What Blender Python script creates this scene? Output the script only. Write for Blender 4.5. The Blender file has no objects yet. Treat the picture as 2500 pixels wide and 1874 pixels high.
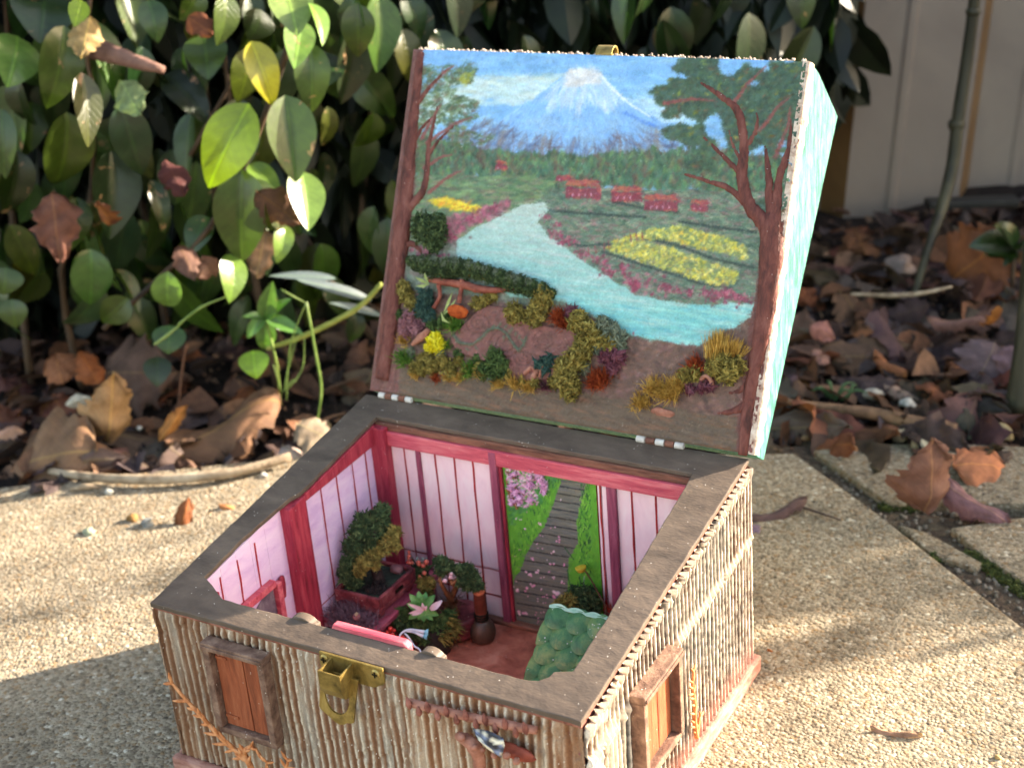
import bpy, bmesh, math, random
import numpy as np
from mathutils import Vector, Matrix, Euler

random.seed(7)
rng = np.random.default_rng(11)
scene = bpy.context.scene
COL = scene.collection

# ---------------------------------------------------------------- camera
CAM = np.array([.5011, -.4485, .4967])
PITCH, YAW, ROLL = 1.1555, .5448, -.0843
FPX = 3517.06                                   # focal length in pixels of the 2500 wide photograph
CROT = Matrix.Rotation(YAW, 3, 'Z') @ Matrix.Rotation(PITCH, 3, 'X') @ Matrix.Rotation(ROLL, 3, 'Z')
cam_data = bpy.data.cameras.new('camera')
cam_data.sensor_width = 36
cam_data.lens = 36 * FPX / 2500
cam_data.clip_start = .02
cam_data.clip_end = 200
cam_data.dof.use_dof = True
cam_data.dof.focus_distance = .72
cam_data.dof.aperture_fstop = 10.5
cam = bpy.data.objects.new('camera', cam_data)
cam.matrix_world = Matrix.Translation(Vector(CAM)) @ CROT.to_4x4()
COL.objects.link(cam)
scene.camera = cam

# ---------------------------------------------------------------- sky and sun
SUN_TO = Vector((1.0, 1.13, .52)).normalized()
SUN_EL = math.asin(SUN_TO.z)
SUN_AZ = math.atan2(SUN_TO.x, SUN_TO.y)
world = bpy.data.worlds.new('World')
scene.world = world
world.use_nodes = True
wn = world.node_tree
sky = wn.nodes.new('ShaderNodeTexSky')
sky.sky_type = 'NISHITA'
sky.sun_disc = False
sky.sun_elevation = SUN_EL
sky.sun_rotation = SUN_AZ
sky.air_density = 1.0
sky.dust_density = 1.6
sky.ozone_density = .6
bg = wn.nodes['Background']
wn.links.new(sky.outputs[0], bg.inputs[0])
bg.inputs[1].default_value = .15
sun_data = bpy.data.lights.new('sun', 'SUN')
sun_data.energy = 5.0
sun_data.angle = math.radians(.53)
sun_data.color = (1, .985, .95)
sun = bpy.data.objects.new('sun', sun_data)
sun.rotation_euler = SUN_TO.to_track_quat('Z', 'Y').to_euler()
sun.location = (3, 3, 3)
COL.objects.link(sun)
vs = scene.view_settings
vs.view_transform = 'Standard'
vs.look = 'None'
vs.gamma = 1
vs.use_curve_mapping = False
vs.exposure = 2.28
vs.use_white_balance = True
vs.white_balance_temperature = 8000
vs.white_balance_tint = 10
scene.cycles.use_denoising = True
scene.cycles.max_bounces = 5
scene.cycles.diffuse_bounces = 3
scene.cycles.caustics_reflective = False
scene.cycles.caustics_refractive = False
scene.cycles.adaptive_threshold = .02
scene.cycles.transmission_bounces = 4
scene.cycles.sample_clamp_indirect = 6
scene.cycles.use_adaptive_sampling = True

# ---------------------------------------------------------------- drafting: photograph pixel -> point on a plane of the place
CR = np.array(CROT)
W, D, H, SY = .25, .2038, .1073, .1493          # box: width, depth, front height, slope of the rim
LID_L, LID_A = .2105, 1.1453                    # lid: length, opening angle
LU = np.array([0, math.cos(LID_A), math.sin(LID_A)])
LN = np.array([0, -math.sin(LID_A), math.cos(LID_A)])     # out of the painted face
LB = np.array([.003, D, H + SY * D + .003])
LX = np.array([1., 0, 0])
E1 = np.array([math.cos(YAW), math.sin(YAW), 0])          # to the right of the view, level
E2 = np.array([-math.sin(YAW), math.cos(YAW), 0])         # into the view, level
FWD = CR @ np.array([0, 0, -1.])


def hit(u, v, p0, n):
    d = CR @ np.array([(u - 1250) / FPX, -(v - 937) / FPX, -1])
    n = np.asarray(n, float)
    return CAM + d * (np.dot(np.asarray(p0) - CAM, n) / np.dot(d, n))


class Sheet:
    """A part of the photograph at its own scale; turns its coordinates into points of the place."""
    def __init__(s, ox, oy, k):
        s.ox, s.oy, s.k = ox, oy, k

    def on(s, x, y, p0, n):
        return hit(s.ox + x * s.k, s.oy + y * s.k, p0, n)

    def z(s, x, y, z=0):
        return s.on(x, y, (0, 0, z), (0, 0, 1))

    def x(s, a, b, x):
        return s.on(a, b, (x, 0, 0), (1, 0, 0))

    def y(s, a, b, y):
        return s.on(a, b, (0, y, 0), (0, 1, 0))

    def lid(s, a, b, h=0):
        return s.on(a, b, LB + LN * h, LN)

    def face(s, a, b, p):          # the plane through p that faces the camera
        return s.on(a, b, p, FWD)

    def up(s, a, b, e2):           # upright plane at distance e2 into the view
        return s.on(a, b, CAM + E2 * e2, E2)

    def r(s, px, p):               # size of px pixels at p
        return px * s.k / FPX * np.dot(np.asarray(p) - CAM, FWD)


S1 = Sheet(900, 80, .5427); S2 = Sheet(350, 900, .4222); S3 = Sheet(900, 1000, .4523)
S5 = Sheet(1300, 1100, .4669); S6 = Sheet(0, 0, .4222); S7 = Sheet(0, 600, .4825)
S8 = Sheet(1800, 0, .7238); S9 = Sheet(920, 520, .2895); S10 = Sheet(1480, 480, .3922)
S11 = Sheet(780, 1200, .2412); S12 = Sheet(1200, 1100, .2715); S13 = Sheet(480, 1150, .2714)
S14 = Sheet(700, 1500, .1809); S15 = Sheet(960, 1640, .1989); S16 = Sheet(1260, 1350, .2112)
S17 = Sheet(1800, 1000, .5271); S18 = Sheet(360, 1450, .2557); S19 = Sheet(1380, 1350, .3161)
S20 = Sheet(0, 1150, .4367); S21 = Sheet(1850, 480, .392); S22 = Sheet(700, 0, .6329)
SF = Sheet(0, 0, 2500 / 2212)


def rim_z(y):
    return H + SY * y


# ---------------------------------------------------------------- materials
def lin(c):
    c = [v / 255 for v in c[:3]]
    return tuple(v / 12.92 if v <= .04045 else ((v + .055) / 1.055) ** 2.4 for v in c)


def lin_np(a):
    return np.where(a <= .04045, a / 12.92, ((np.maximum(a, 0) + .055) / 1.055) ** 2.4)


MATS = {}


class NT:
    def __init__(s, name):
        m = bpy.data.materials.new(name)
        m.use_nodes = True
        s.m, s.t = m, m.node_tree
        s.b = s.t.nodes['Principled BSDF']
        s.out = s.t.nodes['Material Output']

    def n(s, kind, **kw):
        nd = s.t.nodes.new('ShaderNode' + kind)
        for k, v in kw.items():
            if k[0] == '_':
                nd.inputs[k[1:].replace('_', ' ')].default_value = v
            else:
                setattr(nd, k, v)
        return nd

    def l(s, a, b):
        s.t.links.new(a, b)

    def coords(s, stretch=(1, 1, 1), which='Object', rot=(0, 0, 0)):
        tc = s.n('TexCoord')
        mp = s.n('Mapping')
        mp.inputs['Scale'].default_value = stretch
        mp.inputs['Rotation'].default_value = rot
        s.l(tc.outputs[which], mp.inputs[0])
        return mp.outputs[0]

    def noise(s, vec, scale, detail=6, rough=.6, dist=0):
        nd = s.n('TexNoise')
        nd.inputs['Scale'].default_value = scale
        nd.inputs['Detail'].default_value = detail
        nd.inputs['Roughness'].default_value = rough
        nd.inputs['Distortion'].default_value = dist
        s.l(vec, nd.inputs['Vector'])
        return nd.outputs[0]

    def ramp(s, fac, stops, interp='LINEAR'):
        r = s.n('ValToRGB')
        r.color_ramp.interpolation = interp
        e = r.color_ramp.elements
        while len(e) < len(stops):
            e.new(.5)
        for el, (p, c) in zip(e, stops):
            el.position = p
            el.color = (*c, 1) if not isinstance(c, (int, float)) else (c, c, c, 1)
        s.l(fac, r.inputs[0])
        return r.outputs[0]

    def mix(s, a, b, fac, mode='MIX'):
        m = s.n('Mix', data_type='RGBA', blend_type=mode)
        for v, i in ((fac, 0), (a, 6), (b, 7)):
            if hasattr(v, 'links'):
                s.l(v, m.inputs[i])
            elif i == 0:
                m.inputs[0].default_value = v
            else:
                m.inputs[i].default_value = (*v, 1)
        return m.outputs[2]

    def bump(s, hts, dist=.001, strength=1.0):
        b = s.n('Bump')
        b.inputs['Strength'].default_value = strength
        b.inputs['Distance'].default_value = dist
        s.l(hts, b.inputs['Height'])
        s.l(b.outputs[0], s.b.inputs['Normal'])
        return b

    def fin(s, col=None, rough=.7, metal=0, spec=.4):
        if col is not None:
            if hasattr(col, 'links'):
                s.l(col, s.b.inputs['Base Color'])
            else:
                s.b.inputs['Base Color'].default_value = (*col, 1)
        if hasattr(rough, 'links'):
            s.l(rough, s.b.inputs['Roughness'])
        else:
            s.b.inputs['Roughness'].default_value = rough
        s.b.inputs['Metallic'].default_value = metal
        s.b.inputs['Specular IOR Level'].default_value = spec
        return s.m


def paint(name, cols, scale=120, stretch=(1, 1, 1), rough=.7, bump=.0003, bscale=None, specks=0, metal=0, spec=.35, contrast=.18):
    """Mottled surface: several sRGB colours over noise, fine relief, optional pale flecks."""
    if name in MATS:
        return MATS[name]
    t = NT(name)
    v = t.coords(stretch)
    n1 = t.noise(v, scale, 4, .65, .4)
    k = len(cols)
    st = [(.5 - contrast + 2 * contrast * i / max(1, k - 1), lin(c)) for i, c in enumerate(cols)]
    c = t.ramp(n1, st)
    if specks:
        v2 = t.coords((1, 1, 1))
        vo = t.n('TexVoronoi')
        vo.inputs['Scale'].default_value = 420
        t.l(v2, vo.inputs['Vector'])
        f = t.ramp(vo.outputs['Distance'], [(specks, 1.0), (specks + .03, 0.0)])
        n9 = t.noise(v2, 160, 2)
        g = t.ramp(n9, [(.56, 0.0), (.6, 1.0)])
        f = t.mix(f, g, 1.0, 'MULTIPLY')
        c = t.mix(c, lin((225, 215, 205)), f)
    n2 = t.noise(v, bscale or scale * 4, 3, .7)
    t.bump(n2, bump)
    MATS[name] = t.fin(c, rough, metal, spec)
    return MATS[name]


def colattr(name, rough=.8, bump=.0002, bscale=900, vary=.12, spec=.3, stretch=(1, 1, 1)):
    """Painted surface whose colour is laid down point by point on the mesh."""
    if name in MATS:
        return MATS[name]
    t = NT(name)
    a = t.n('Attribute', attribute_name='Col')
    v = t.coords(stretch)
    n1 = t.noise(v, bscale, 5, .7)
    f = t.ramp(n1, [(.3, 1 - vary), (.7, 1 + vary)])
    c = t.mix(a.outputs['Color'], f, 1.0, 'MULTIPLY')
    t.bump(n1, bump)
    MATS[name] = t.fin(c, rough, 0, spec)
    return MATS[name]


def objcol(name, rough=.6, scale=60, vary=.35, bump=.0004, blotch=None, spec=.4, transl=0.0, vein=False, dead=((92, 66, 48), (170, 132, 100))):
    """Leaf-like surface: the object's own colour, mottled; optional dead blotches and midrib."""
    if name in MATS:
        return MATS[name]
    t = NT(name)
    oi = t.n('ObjectInfo')
    v = t.coords((1, 1, 1))
    add = t.n('VectorMath', operation='ADD')
    sc = t.n('VectorMath', operation='SCALE')
    comb = t.n('CombineXYZ')
    for i in range(3):
        t.l(oi.outputs['Random'], comb.inputs[i])
    t.l(comb.outputs[0], sc.inputs[0])
    sc.inputs['Scale'].default_value = 7.0
    t.l(v, add.inputs[0])
    t.l(sc.outputs[0], add.inputs[1])
    n1 = t.noise(add.outputs[0], scale, 6, .6, .5)
    f = t.ramp(n1, [(.25, 1 - vary), (.75, 1 + vary)])
    c = t.mix(oi.outputs['Color'], f, 1.0, 'MULTIPLY')
    if vein:
        sep = t.n('SeparateXYZ')
        t.l(v, sep.inputs[0])
        ab = t.n('Math', operation='ABSOLUTE')
        t.l(sep.outputs[0], ab.inputs[0])
        mid = t.ramp(ab.outputs[0], [(.004, 1.0), (.016, .0)])
        sm = t.n('Math', operation='MULTIPLY_ADD')
        t.l(ab.outputs[0], sm.inputs[0])
        sm.inputs[1].default_value = -1.1
        t.l(sep.outputs[1], sm.inputs[2])
        sn = t.n('Math', operation='MULTIPLY')
        sn.inputs[1].default_value = 58
        t.l(sm.outputs[0], sn.inputs[0])
        si = t.n('Math', operation='SINE')
        t.l(sn.outputs[0], si.inputs[0])
        vl = t.ramp(si.outputs[0], [(.93, 0.0), (1.0, .35)])
        vv = t.mix(mid, vl, 1.0, 'ADD')
        c2 = t.mix(c, (1.5, 1.6, 1.2), 1.0, 'MULTIPLY')
        c = t.mix(c, c2, vv)
        t.bump(t.mix(vv, n1, .65), bump * .7)
    else:
        t.bump(n1, bump)
    if blotch:
        n3 = t.noise(add.outputs[0], 3.2, 4, .7, .6)
        k = t.ramp(n3, [(blotch, 0.0), (blotch + .03, 1.0)])
        n4 = t.noise(add.outputs[0], 22, 3, .6)
        bc = t.ramp(n4, [(.35, lin(dead[0])), (.65, lin(dead[1]))])
        c = t.mix(c, bc, k)
    m = t.fin(c, rough, 0, spec)
    if transl:
        tr = t.n('BsdfTranslucent')
        c3 = t.mix(c, (1.5, 1.7, .7), 1.0, 'MULTIPLY')
        t.l(c3, tr.inputs[0])
        ms = t.n('MixShader')
        ms.inputs[0].default_value = transl
        t.l(t.b.outputs[0], ms.inputs[1])
        t.l(tr.outputs[0], ms.inputs[2])
        t.l(ms.outputs[0], t.out.inputs[0])
    MATS[name] = m
    return m


# ---------------------------------------------------------------- meshes and objects
ORG = {}


def tag(o, label, cat, group=None):
    o['label'] = label
    o['category'] = cat
    if group:
        o['group'] = group
    return o


def thing(name, label, cat, org, group=None):
    o = bpy.data.objects.new(name, None)
    o.empty_display_size = .01
    o.location = tuple(float(v) for v in org)
    COL.objects.link(o)
    ORG[o.name] = np.array(org, float)
    return tag(o, label, cat, group)


def fbm(p, scale, seed=0, octv=3):
    """Smooth pseudo noise for arrays of points (N,3)."""
    p = np.asarray(p, float) * scale
    r = np.zeros(len(p))
    a = 1.0
    g = np.random.default_rng(seed)
    for o in range(octv):
        for _ in range(3):
            k = g.normal(size=3) * 2.2
            r += a * np.sin(p @ k + g.uniform(0, 6.28)) / 3
        p = p * 2.03
        a *= .5
    return r


class MB:
    def __init__(s):
        s.v, s.f, s.c = [], [], None

    def add(s, verts, faces):
        b = len(s.v)
        s.v.extend([tuple(map(float, p)) for p in verts])
        s.f.extend([tuple(i + b for i in f) for f in faces])
        return s

    def box(s, lo, hi, bev=0.0, mat=None):
        """Box with bevelled edges, optionally moved by a function."""
        bm = bmesh.new()
        bmesh.ops.create_cube(bm, size=1)
        lo, hi = np.array(lo, float), np.array(hi, float)
        for q in bm.verts:
            q.co = Vector(lo + (np.array(q.co) + .5) * (hi - lo))
        if bev:
            bmesh.ops.bevel(bm, geom=bm.edges[:], offset=bev, segments=2, affect='EDGES', profile=.6)
        bm.verts.index_update()
        vv = [np.array(q.co) for q in bm.verts]
        if mat is not None:
            vv = [np.array(mat @ Vector(q)) for q in vv]
        s.add(vv, [[q.index for q in f.verts] for f in bm.faces])
        bm.free()
        return s

    def prism(s, poly, ext, bev=0.0):
        """Polygon of 3-D points pushed along ext."""
        bm = bmesh.new()
        vs_ = [bm.verts.new(Vector(p)) for p in poly]
        f = bm.faces.new(vs_)
        r = bmesh.ops.extrude_face_region(bm, geom=[f])
        nv = [g for g in r['geom'] if isinstance(g, bmesh.types.BMVert)]
        bmesh.ops.translate(bm, verts=nv, vec=Vector(ext))
        bmesh.ops.recalc_face_normals(bm, faces=bm.faces[:])
        if bev:
            bmesh.ops.bevel(bm, geom=bm.edges[:], offset=bev, segments=2, affect='EDGES', profile=.6)
        bm.verts.index_update()
        s.add([np.array(q.co) for q in bm.verts], [[q.index for q in g.verts] for g in bm.faces])
        bm.free()
        return s

    def tube(s, pts, rad, n=8, flat=None, jit=0.0, cap=True, sub=1):
        """Tube along points; flat=(direction, factor) squashes it; jit roughens it."""
        P = np.array(pts, float)
        R = np.full(len(P), rad) if np.isscalar(rad) else np.array(rad, float)
        if sub > 1:
            tt = np.linspace(0, len(P) - 1, (len(P) - 1) * sub + 1)
            i = np.minimum(tt.astype(int), len(P) - 2)
            u = (tt - i)[:, None]
            p0 = P[np.maximum(i - 1, 0)]; p1 = P[i]; p2 = P[i + 1]; p3 = P[np.minimum(i + 2, len(P) - 1)]
            P2 = .5 * (2 * p1 + (p2 - p0) * u + (2 * p0 - 5 * p1 + 4 * p2 - p3) * u ** 2 + (3 * p1 - 3 * p2 + p3 - p0) * u ** 3)
            R = R[i] * (1 - u[:, 0]) + R[i + 1] * u[:, 0]
            P = P2
        m = len(P)
        T = np.gradient(P, axis=0)
        T /= np.linalg.norm(T, axis=1)[:, None] + 1e-12
        ref = np.array([0.31, .27, .91])
        V, F = [], []
        for i in range(m):
            a = np.cross(T[i], ref); a /= np.linalg.norm(a) + 1e-9
            b = np.cross(T[i], a)
            for j in range(n):
                th = 2 * math.pi * j / n
                off = (a * math.cos(th) + b * math.sin(th)) * R[i] * (1 + jit * random.uniform(-1, 1))
                if flat is not None:
                    fd, ff = flat
                    off = off - fd * np.dot(off, fd) * (1 - ff)
                V.append(P[i] + off)
        for i in range(m - 1):
            for j in range(n):
                F.append((i * n + j, i * n + (j + 1) % n, (i + 1) * n + (j + 1) % n, (i + 1) * n + j))
        if cap:
            F.append(tuple(range(n))[::-1])
            F.append(tuple(range((m - 1) * n, m * n)))
        return s.add(V, F)

    def lathe(s, prof, base, axis=(0, 0, 1), n=24, jit=0.0):
        ax = np.array(axis, float); ax /= np.linalg.norm(ax)
        a = np.cross(ax, [0.2, .9, .31]); a /= np.linalg.norm(a)
        b = np.cross(ax, a)
        V, F = [], []
        for r, h in prof:
            for j in range(n):
                th = 2 * math.pi * j / n
                V.append(np.array(base) + ax * h + (a * math.cos(th) + b * math.sin(th)) * r * (1 + jit * random.uniform(-1, 1)))
        m = len(prof)
        for i in range(m - 1):
            for j in range(n):
                F.append((i * n + j, i * n + (j + 1) % n, (i + 1) * n + (j + 1) % n, (i + 1) * n + j))
        F.append(tuple(range(n))[::-1]); F.append(tuple(range((m - 1) * n, m * n)))
        return s.add(V, F)

    def ball(s, c, r, sub=2, rough=.0, squash=(1, 1, 1), seed=None, nscale=1.5):
        bm = bmesh.new()
        bmesh.ops.create_icosphere(bm, subdivisions=sub, radius=1)
        P = np.array([q.co for q in bm.verts])
        if rough:
            k = 1 + rough * fbm(P, nscale, random.randrange(9999) if seed is None else seed)
            P = P * k[:, None]
        rr = np.array(r if not np.isscalar(r) else (r, r, r)) * np.array(squash)
        s.add(np.array(c) + P * rr, [[q.index for q in f.verts] for f in bm.faces])
        bm.free()
        return s

    def build(s, name, mat, parent=None, smooth=True, kind=None, cols=None, auto=None):
        me = bpy.data.meshes.new(name)
        V = np.array(s.v, float).reshape(-1, 3)
        if parent is not None:
            org = ORG[parent.name]
        else:
            org = V.mean(0)
            org[2] = V[:, 2].min()
        me.from_pydata((V - org).tolist(), [], s.f)
        if cols is not None:
            ca = me.color_attributes.new('Col', 'FLOAT_COLOR', 'POINT')
            c4 = np.ones((len(V), 4), np.float32)
            c4[:, :3] = cols
            ca.data.foreach_set('color', c4.ravel())
        if smooth:
            me.polygons.foreach_set('use_smooth', [True] * len(me.polygons))
            if auto:
                try:
                    me.set_sharp_from_angle(angle=math.radians(auto))
                except Exception:
                    pass
        me.update()
        if mat is not None:
            me.materials.append(mat)
        o = bpy.data.objects.new(name, me)
        COL.objects.link(o)
        ORG[o.name] = org
        if parent is not None:
            o.parent = parent
            # parts share the origin of their thing
            o.location = (0, 0, 0)
        else:
            o.location = org
        if kind:
            o['kind'] = kind
        return o


def sheet_mesh(name, P, mat, parent, cols=None, kind=None):
    """Regular grid of points P (ny,nx,3) as one surface."""
    ny, nx = P.shape[:2]
    idx = np.arange(nx * ny).reshape(ny, nx)
    F = np.stack([idx[:-1, :-1], idx[:-1, 1:], idx[1:, 1:], idx[1:, :-1]], -1).reshape(-1, 4)
    me = bpy.data.meshes.new(name)
    V = P.reshape(-1, 3)
    org = ORG[parent.name] if parent is not None else np.zeros(3)
    me.vertices.add(len(V)); me.loops.add(len(F) * 4); me.polygons.add(len(F))
    me.vertices.foreach_set('co', (V - org).astype(np.float32).ravel())
    me.loops.foreach_set('vertex_index', F.astype(np.int32).ravel())
    me.polygons.foreach_set('loop_start', np.arange(0, len(F) * 4, 4, dtype=np.int32))
    me.update(calc_edges=True)
    if cols is not None:
        ca = me.color_attributes.new('Col', 'FLOAT_COLOR', 'POINT')
        c4 = np.ones((len(V), 4), np.float32)
        c4[:, :3] = cols.reshape(-1, 3)
        ca.data.foreach_set('color', c4.ravel())
    me.polygons.foreach_set('use_smooth', [True] * len(F))
    me.materials.append(mat)
    o = bpy.data.objects.new(name, me)
    COL.objects.link(o)
    ORG[o.name] = org
    if parent is not None:
        o.parent = parent
    if kind:
        o['kind'] = kind
    return o


def nz(nx, ny, cells, seed, octv=4, ax=1.0, ay=1.0):
    """Value noise on a grid, 0..1, stretched by ax, ay."""
    g = np.random.default_rng(seed)
    out = np.zeros((ny, nx)); amp = 1; tot = 0
    for o in range(octv):
        cx = max(2, int(cells * ax * 2 ** o)); cy = max(2, int(cells * ay * 2 ** o * ny / nx))
        a = g.random((cy + 2, cx + 2))
        x = np.linspace(0, cx, nx); y = np.linspace(0, cy, ny)
        xi = np.minimum(x.astype(int), cx); yi = np.minimum(y.astype(int), cy)
        fx = x - xi; fy = y - yi
        fx = fx * fx * (3 - 2 * fx); fy = fy * fy * (3 - 2 * fy)
        fx = fx[None, :]; fy = fy[:, None]
        A = a[yi][:, xi]; B = a[yi][:, xi + 1]; C_ = a[yi + 1][:, xi]; D_ = a[yi + 1][:, xi + 1]
        out += amp * ((A * (1 - fx) + B * fx) * (1 - fy) + (C_ * (1 - fx) + D_ * fx) * fy)
        tot += amp; amp *= .55
    return out / tot


class Canvas:
    """A painted panel: colour (sRGB 0..1) and paint thickness on a grid."""
    def __init__(s, nx, ny, conv, k):
        s.nx, s.ny, s.conv, s.k = nx, ny, conv, k        # conv: drawing units -> grid, k: grid cells per unit
        s.col = np.zeros((ny, nx, 3)); s.h = np.zeros((ny, nx))
        s.gx, s.gy = np.meshgrid(np.arange(nx), np.arange(ny))
        s.w1 = (nz(nx, ny, 40, 3) - .5) * 2; s.w2 = (nz(nx, ny, 40, 4) - .5) * 2

    def mask(s, pts, warp=0):
        P = np.array([s.conv(*p) for p in pts])
        x = s.gx + s.w1 * warp * s.k; y = s.gy + s.w2 * warp * s.k
        m = np.zeros(x.shape, bool)
        j = len(P) - 1
        for i in range(len(P)):
            xi, yi = P[i]; xj, yj = P[j]
            c = ((yi > y) != (yj > y)) & (x < (xj - xi) * (y - yi) / (yj - yi + 1e-12) + xi)
            m ^= c
            j = i
        return m

    def fill(s, m, c, a=1.0, h=None):
        c = np.array(c, float) / 255 if not isinstance(c, np.ndarray) else c
        if c.ndim == 1:
            s.col[m] = s.col[m] * (1 - a) + c * a
        else:
            s.col[m] = s.col[m] * (1 - a) + c[m] * a
        if h is not None:
            s.h[m] += h

    def dab(s, gx, gy, rx, ry, ang, c, a=1.0, h=0.0, hard=.6):
        R = max(rx, ry) + 1.5
        x0, x1 = max(0, int(gx - R)), min(s.nx, int(gx + R) + 2)
        y0, y1 = max(0, int(gy - R)), min(s.ny, int(gy + R) + 2)
        if x0 >= x1 or y0 >= y1:
            return
        X = s.gx[y0:y1, x0:x1] - gx; Y = s.gy[y0:y1, x0:x1] - gy
        ca, sa = math.cos(ang), math.sin(ang)
        u = (X * ca + Y * sa) / max(rx, .5); v = (-X * sa + Y * ca) / max(ry, .5)
        d = np.sqrt(u * u + v * v)
        m = np.clip((1.15 - d) / (1.15 - hard), 0, 1) * a
        s.col[y0:y1, x0:x1] = s.col[y0:y1, x0:x1] * (1 - m[..., None]) + c * m[..., None]
        if h:
            s.h[y0:y1, x0:x1] += m * h

    def dabs(s, m, n, size, cols, aspect=2.5, ang=0.0, spread=.4, a=.8, h=.0, jit=18):
        """n dabs of paint inside a mask; size in drawing units; ang in the grid."""
        ys, xs = np.nonzero(m)
        if len(ys) == 0:
            return
        for _ in range(n):
            i = random.randrange(len(ys))
            c = np.array(random.choice(cols), float)
            c = np.clip(c + np.random.uniform(-jit, jit), 0, 255) / 255
            r = size * s.k * random.uniform(.6, 1.4)
            an = ang(xs[i], ys[i]) if callable(ang) else ang
            s.dab(xs[i], ys[i], r * aspect ** .5, r / aspect ** .5, an + random.gauss(0, spread), c, a * random.uniform(.5, 1), h)

    def stroke(s, pts, r, c, a=1.0, h=0.0, jit=.2):
        G = np.array([s.conv(*p) for p in pts])
        rr = r if isinstance(r, (list, tuple)) else [r] * len(G)
        c = np.array(c, float) / 255
        for i in range(len(G) - 1):
            d = np.linalg.norm(G[i + 1] - G[i])
            rm = max(.5, min(rr[i], rr[i + 1]) * s.k)
            n = max(1, int(d / (rm * .7)))
            for t in np.linspace(0, 1, n, endpoint=False):
                p = G[i] * (1 - t) + G[i + 1] * t
                q = (rr[i] * (1 - t) + rr[i + 1] * t) * s.k
                s.dab(p[0] + random.gauss(0, jit * q), p[1] + random.gauss(0, jit * q), q, q, 0, np.clip(c + random.uniform(-.04, .04), 0, 1), a, h)


def moss(blobs, crumb, n_per, seed=0):
    """Springy crumbs of dyed moss filling (centre, radii) blobs; returns an MB."""
    g = np.random.default_rng(seed)
    T = np.array([(1, 0, 0), (-1, 0, 0), (0, 1, 0), (0, -1, 0), (0, 0, 1), (0, 0, -1)], float)
    Fo = [(0, 2, 4), (2, 1, 4), (1, 3, 4), (3, 0, 4), (2, 0, 5), (1, 2, 5), (3, 1, 5), (0, 3, 5)]
    b = MB()
    for c, r in blobs:
        r = np.array(r if not np.isscalar(r) else (r, r, r), float)
        for _ in range(n_per):
            d = g.normal(size=3); d /= np.linalg.norm(d)
            p = np.array(c) + d * r * (.55 + .5 * g.random() ** .8) * (1 + .16 * math.sin(7 * d[0] + 5 * d[2] + c[0] * 900))
            q = g.normal(size=(3, 3)); q, _r = np.linalg.qr(q)
            s_ = crumb * g.uniform(.7, 1.5) * np.array([1.9, .48, .40]) * g.uniform(.6, 1.4, 3)
            b.add(p + (T * s_) @ q, Fo)
        b.ball(c, r * .66, 2, .25)
    return b


def fibres(base, nrm, h, spread, n, w, seed=0, droop=.15, base_r=None):
    """Tuft of static grass: thin tapered blades from a small base."""
    g = np.random.default_rng(seed)
    nrm = np.array(nrm, float); nrm /= np.linalg.norm(nrm)
    b = MB()
    for _ in range(n):
        d = nrm + g.normal(size=3) * spread
        d /= np.linalg.norm(d)
        if np.dot(d, nrm) < .05:
            d = d + nrm * .3
        o = g.normal(size=3); o -= nrm * np.dot(o, nrm)
        p0 = np.array(base) + o * (base_r if base_r is not None else h * .18)
        L = h * g.uniform(.55, 1.1)
        sd = np.cross(d, g.normal(size=3)); sd /= np.linalg.norm(sd) + 1e-9
        p1 = p0 + d * L * .55
        p2 = p0 + d * L + np.array([0, 0, -1]) * L * droop * g.random()
        b.add([p0 - sd * w, p0 + sd * w, p1 + sd * w * .8, p1 - sd * w * .8, p2], [(0, 1, 2, 3), (3, 2, 4)])
    return b

# ================================================================ THE SETTING
def cg(e1, e2, z=0.0):
    """Level view coordinates -> world."""
    p = CAM + E1 * e1 + E2 * e2
    return np.array([p[0], p[1], z])


def concrete(name, tint=1.0, rel=1.0):
    t = NT(name)
    v = t.coords()
    vo = t.n('TexVoronoi')
    vo.inputs['Scale'].default_value = 430
    vo.inputs['Randomness'].default_value = 1
    t.l(v, vo.inputs['Vector'])
    hue = t.n('SeparateColor')
    t.l(vo.outputs['Color'], hue.inputs[0])
    grains = t.ramp(hue.outputs[0], [(0, lin((114, 100, 84))), (.35, lin((150, 135, 114))), (.7, lin((168, 153, 132))), (.93, lin((142, 114, 84))), (1, lin((204, 194, 175)))])
    big = t.noise(v, 14, 7, .66, .5)
    st = t.ramp(big, [(.28, .50 * tint), (.46, .88 * tint), (.74, 1.12 * tint)])
    c = t.mix(grains, st, 1.0, 'MULTIPLY')
    mid = t.noise(v, 55, 5, .7)
    pit = t.ramp(mid, [(.3, .55), (.42, 1.0)])
    c = t.mix(c, pit, .6, 'MULTIPLY')
    fine = t.noise(v, 300, 5, .75)
    pits = t.ramp(fine, [(.36, .30), (.46, 1.0)])
    c = t.mix(c, pits, .85, 'MULTIPLY')
    d = t.ramp(vo.outputs['Distance'], [(0, 1.0), (.7, .0)])
    hh = t.mix(d, fine, .55)
    hh = t.mix(hh, mid, .35)
    t.bump(hh, .0034 * rel)
    return t.fin(c, .92, 0, .2)


soil_t = NT('dark soil')
_v = soil_t.coords()
_n = soil_t.noise(_v, 30, 8, .7)
_n2 = soil_t.noise(_v, 180, 6, .7)
_c = soil_t.ramp(_n, [(.3, lin((22, 17, 16))), (.5, lin((38, 29, 26))), (.7, lin((58, 44, 37)))])
_c2 = soil_t.ramp(_n2, [(.35, .5), (.65, 1.3)])
soil_t.bump(soil_t.mix(_n, _n2, .5), .008)
SOIL = soil_t.fin(soil_t.mix(_c, _c2, 1.0, 'MULTIPLY'), .95, 0, .2)

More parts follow.
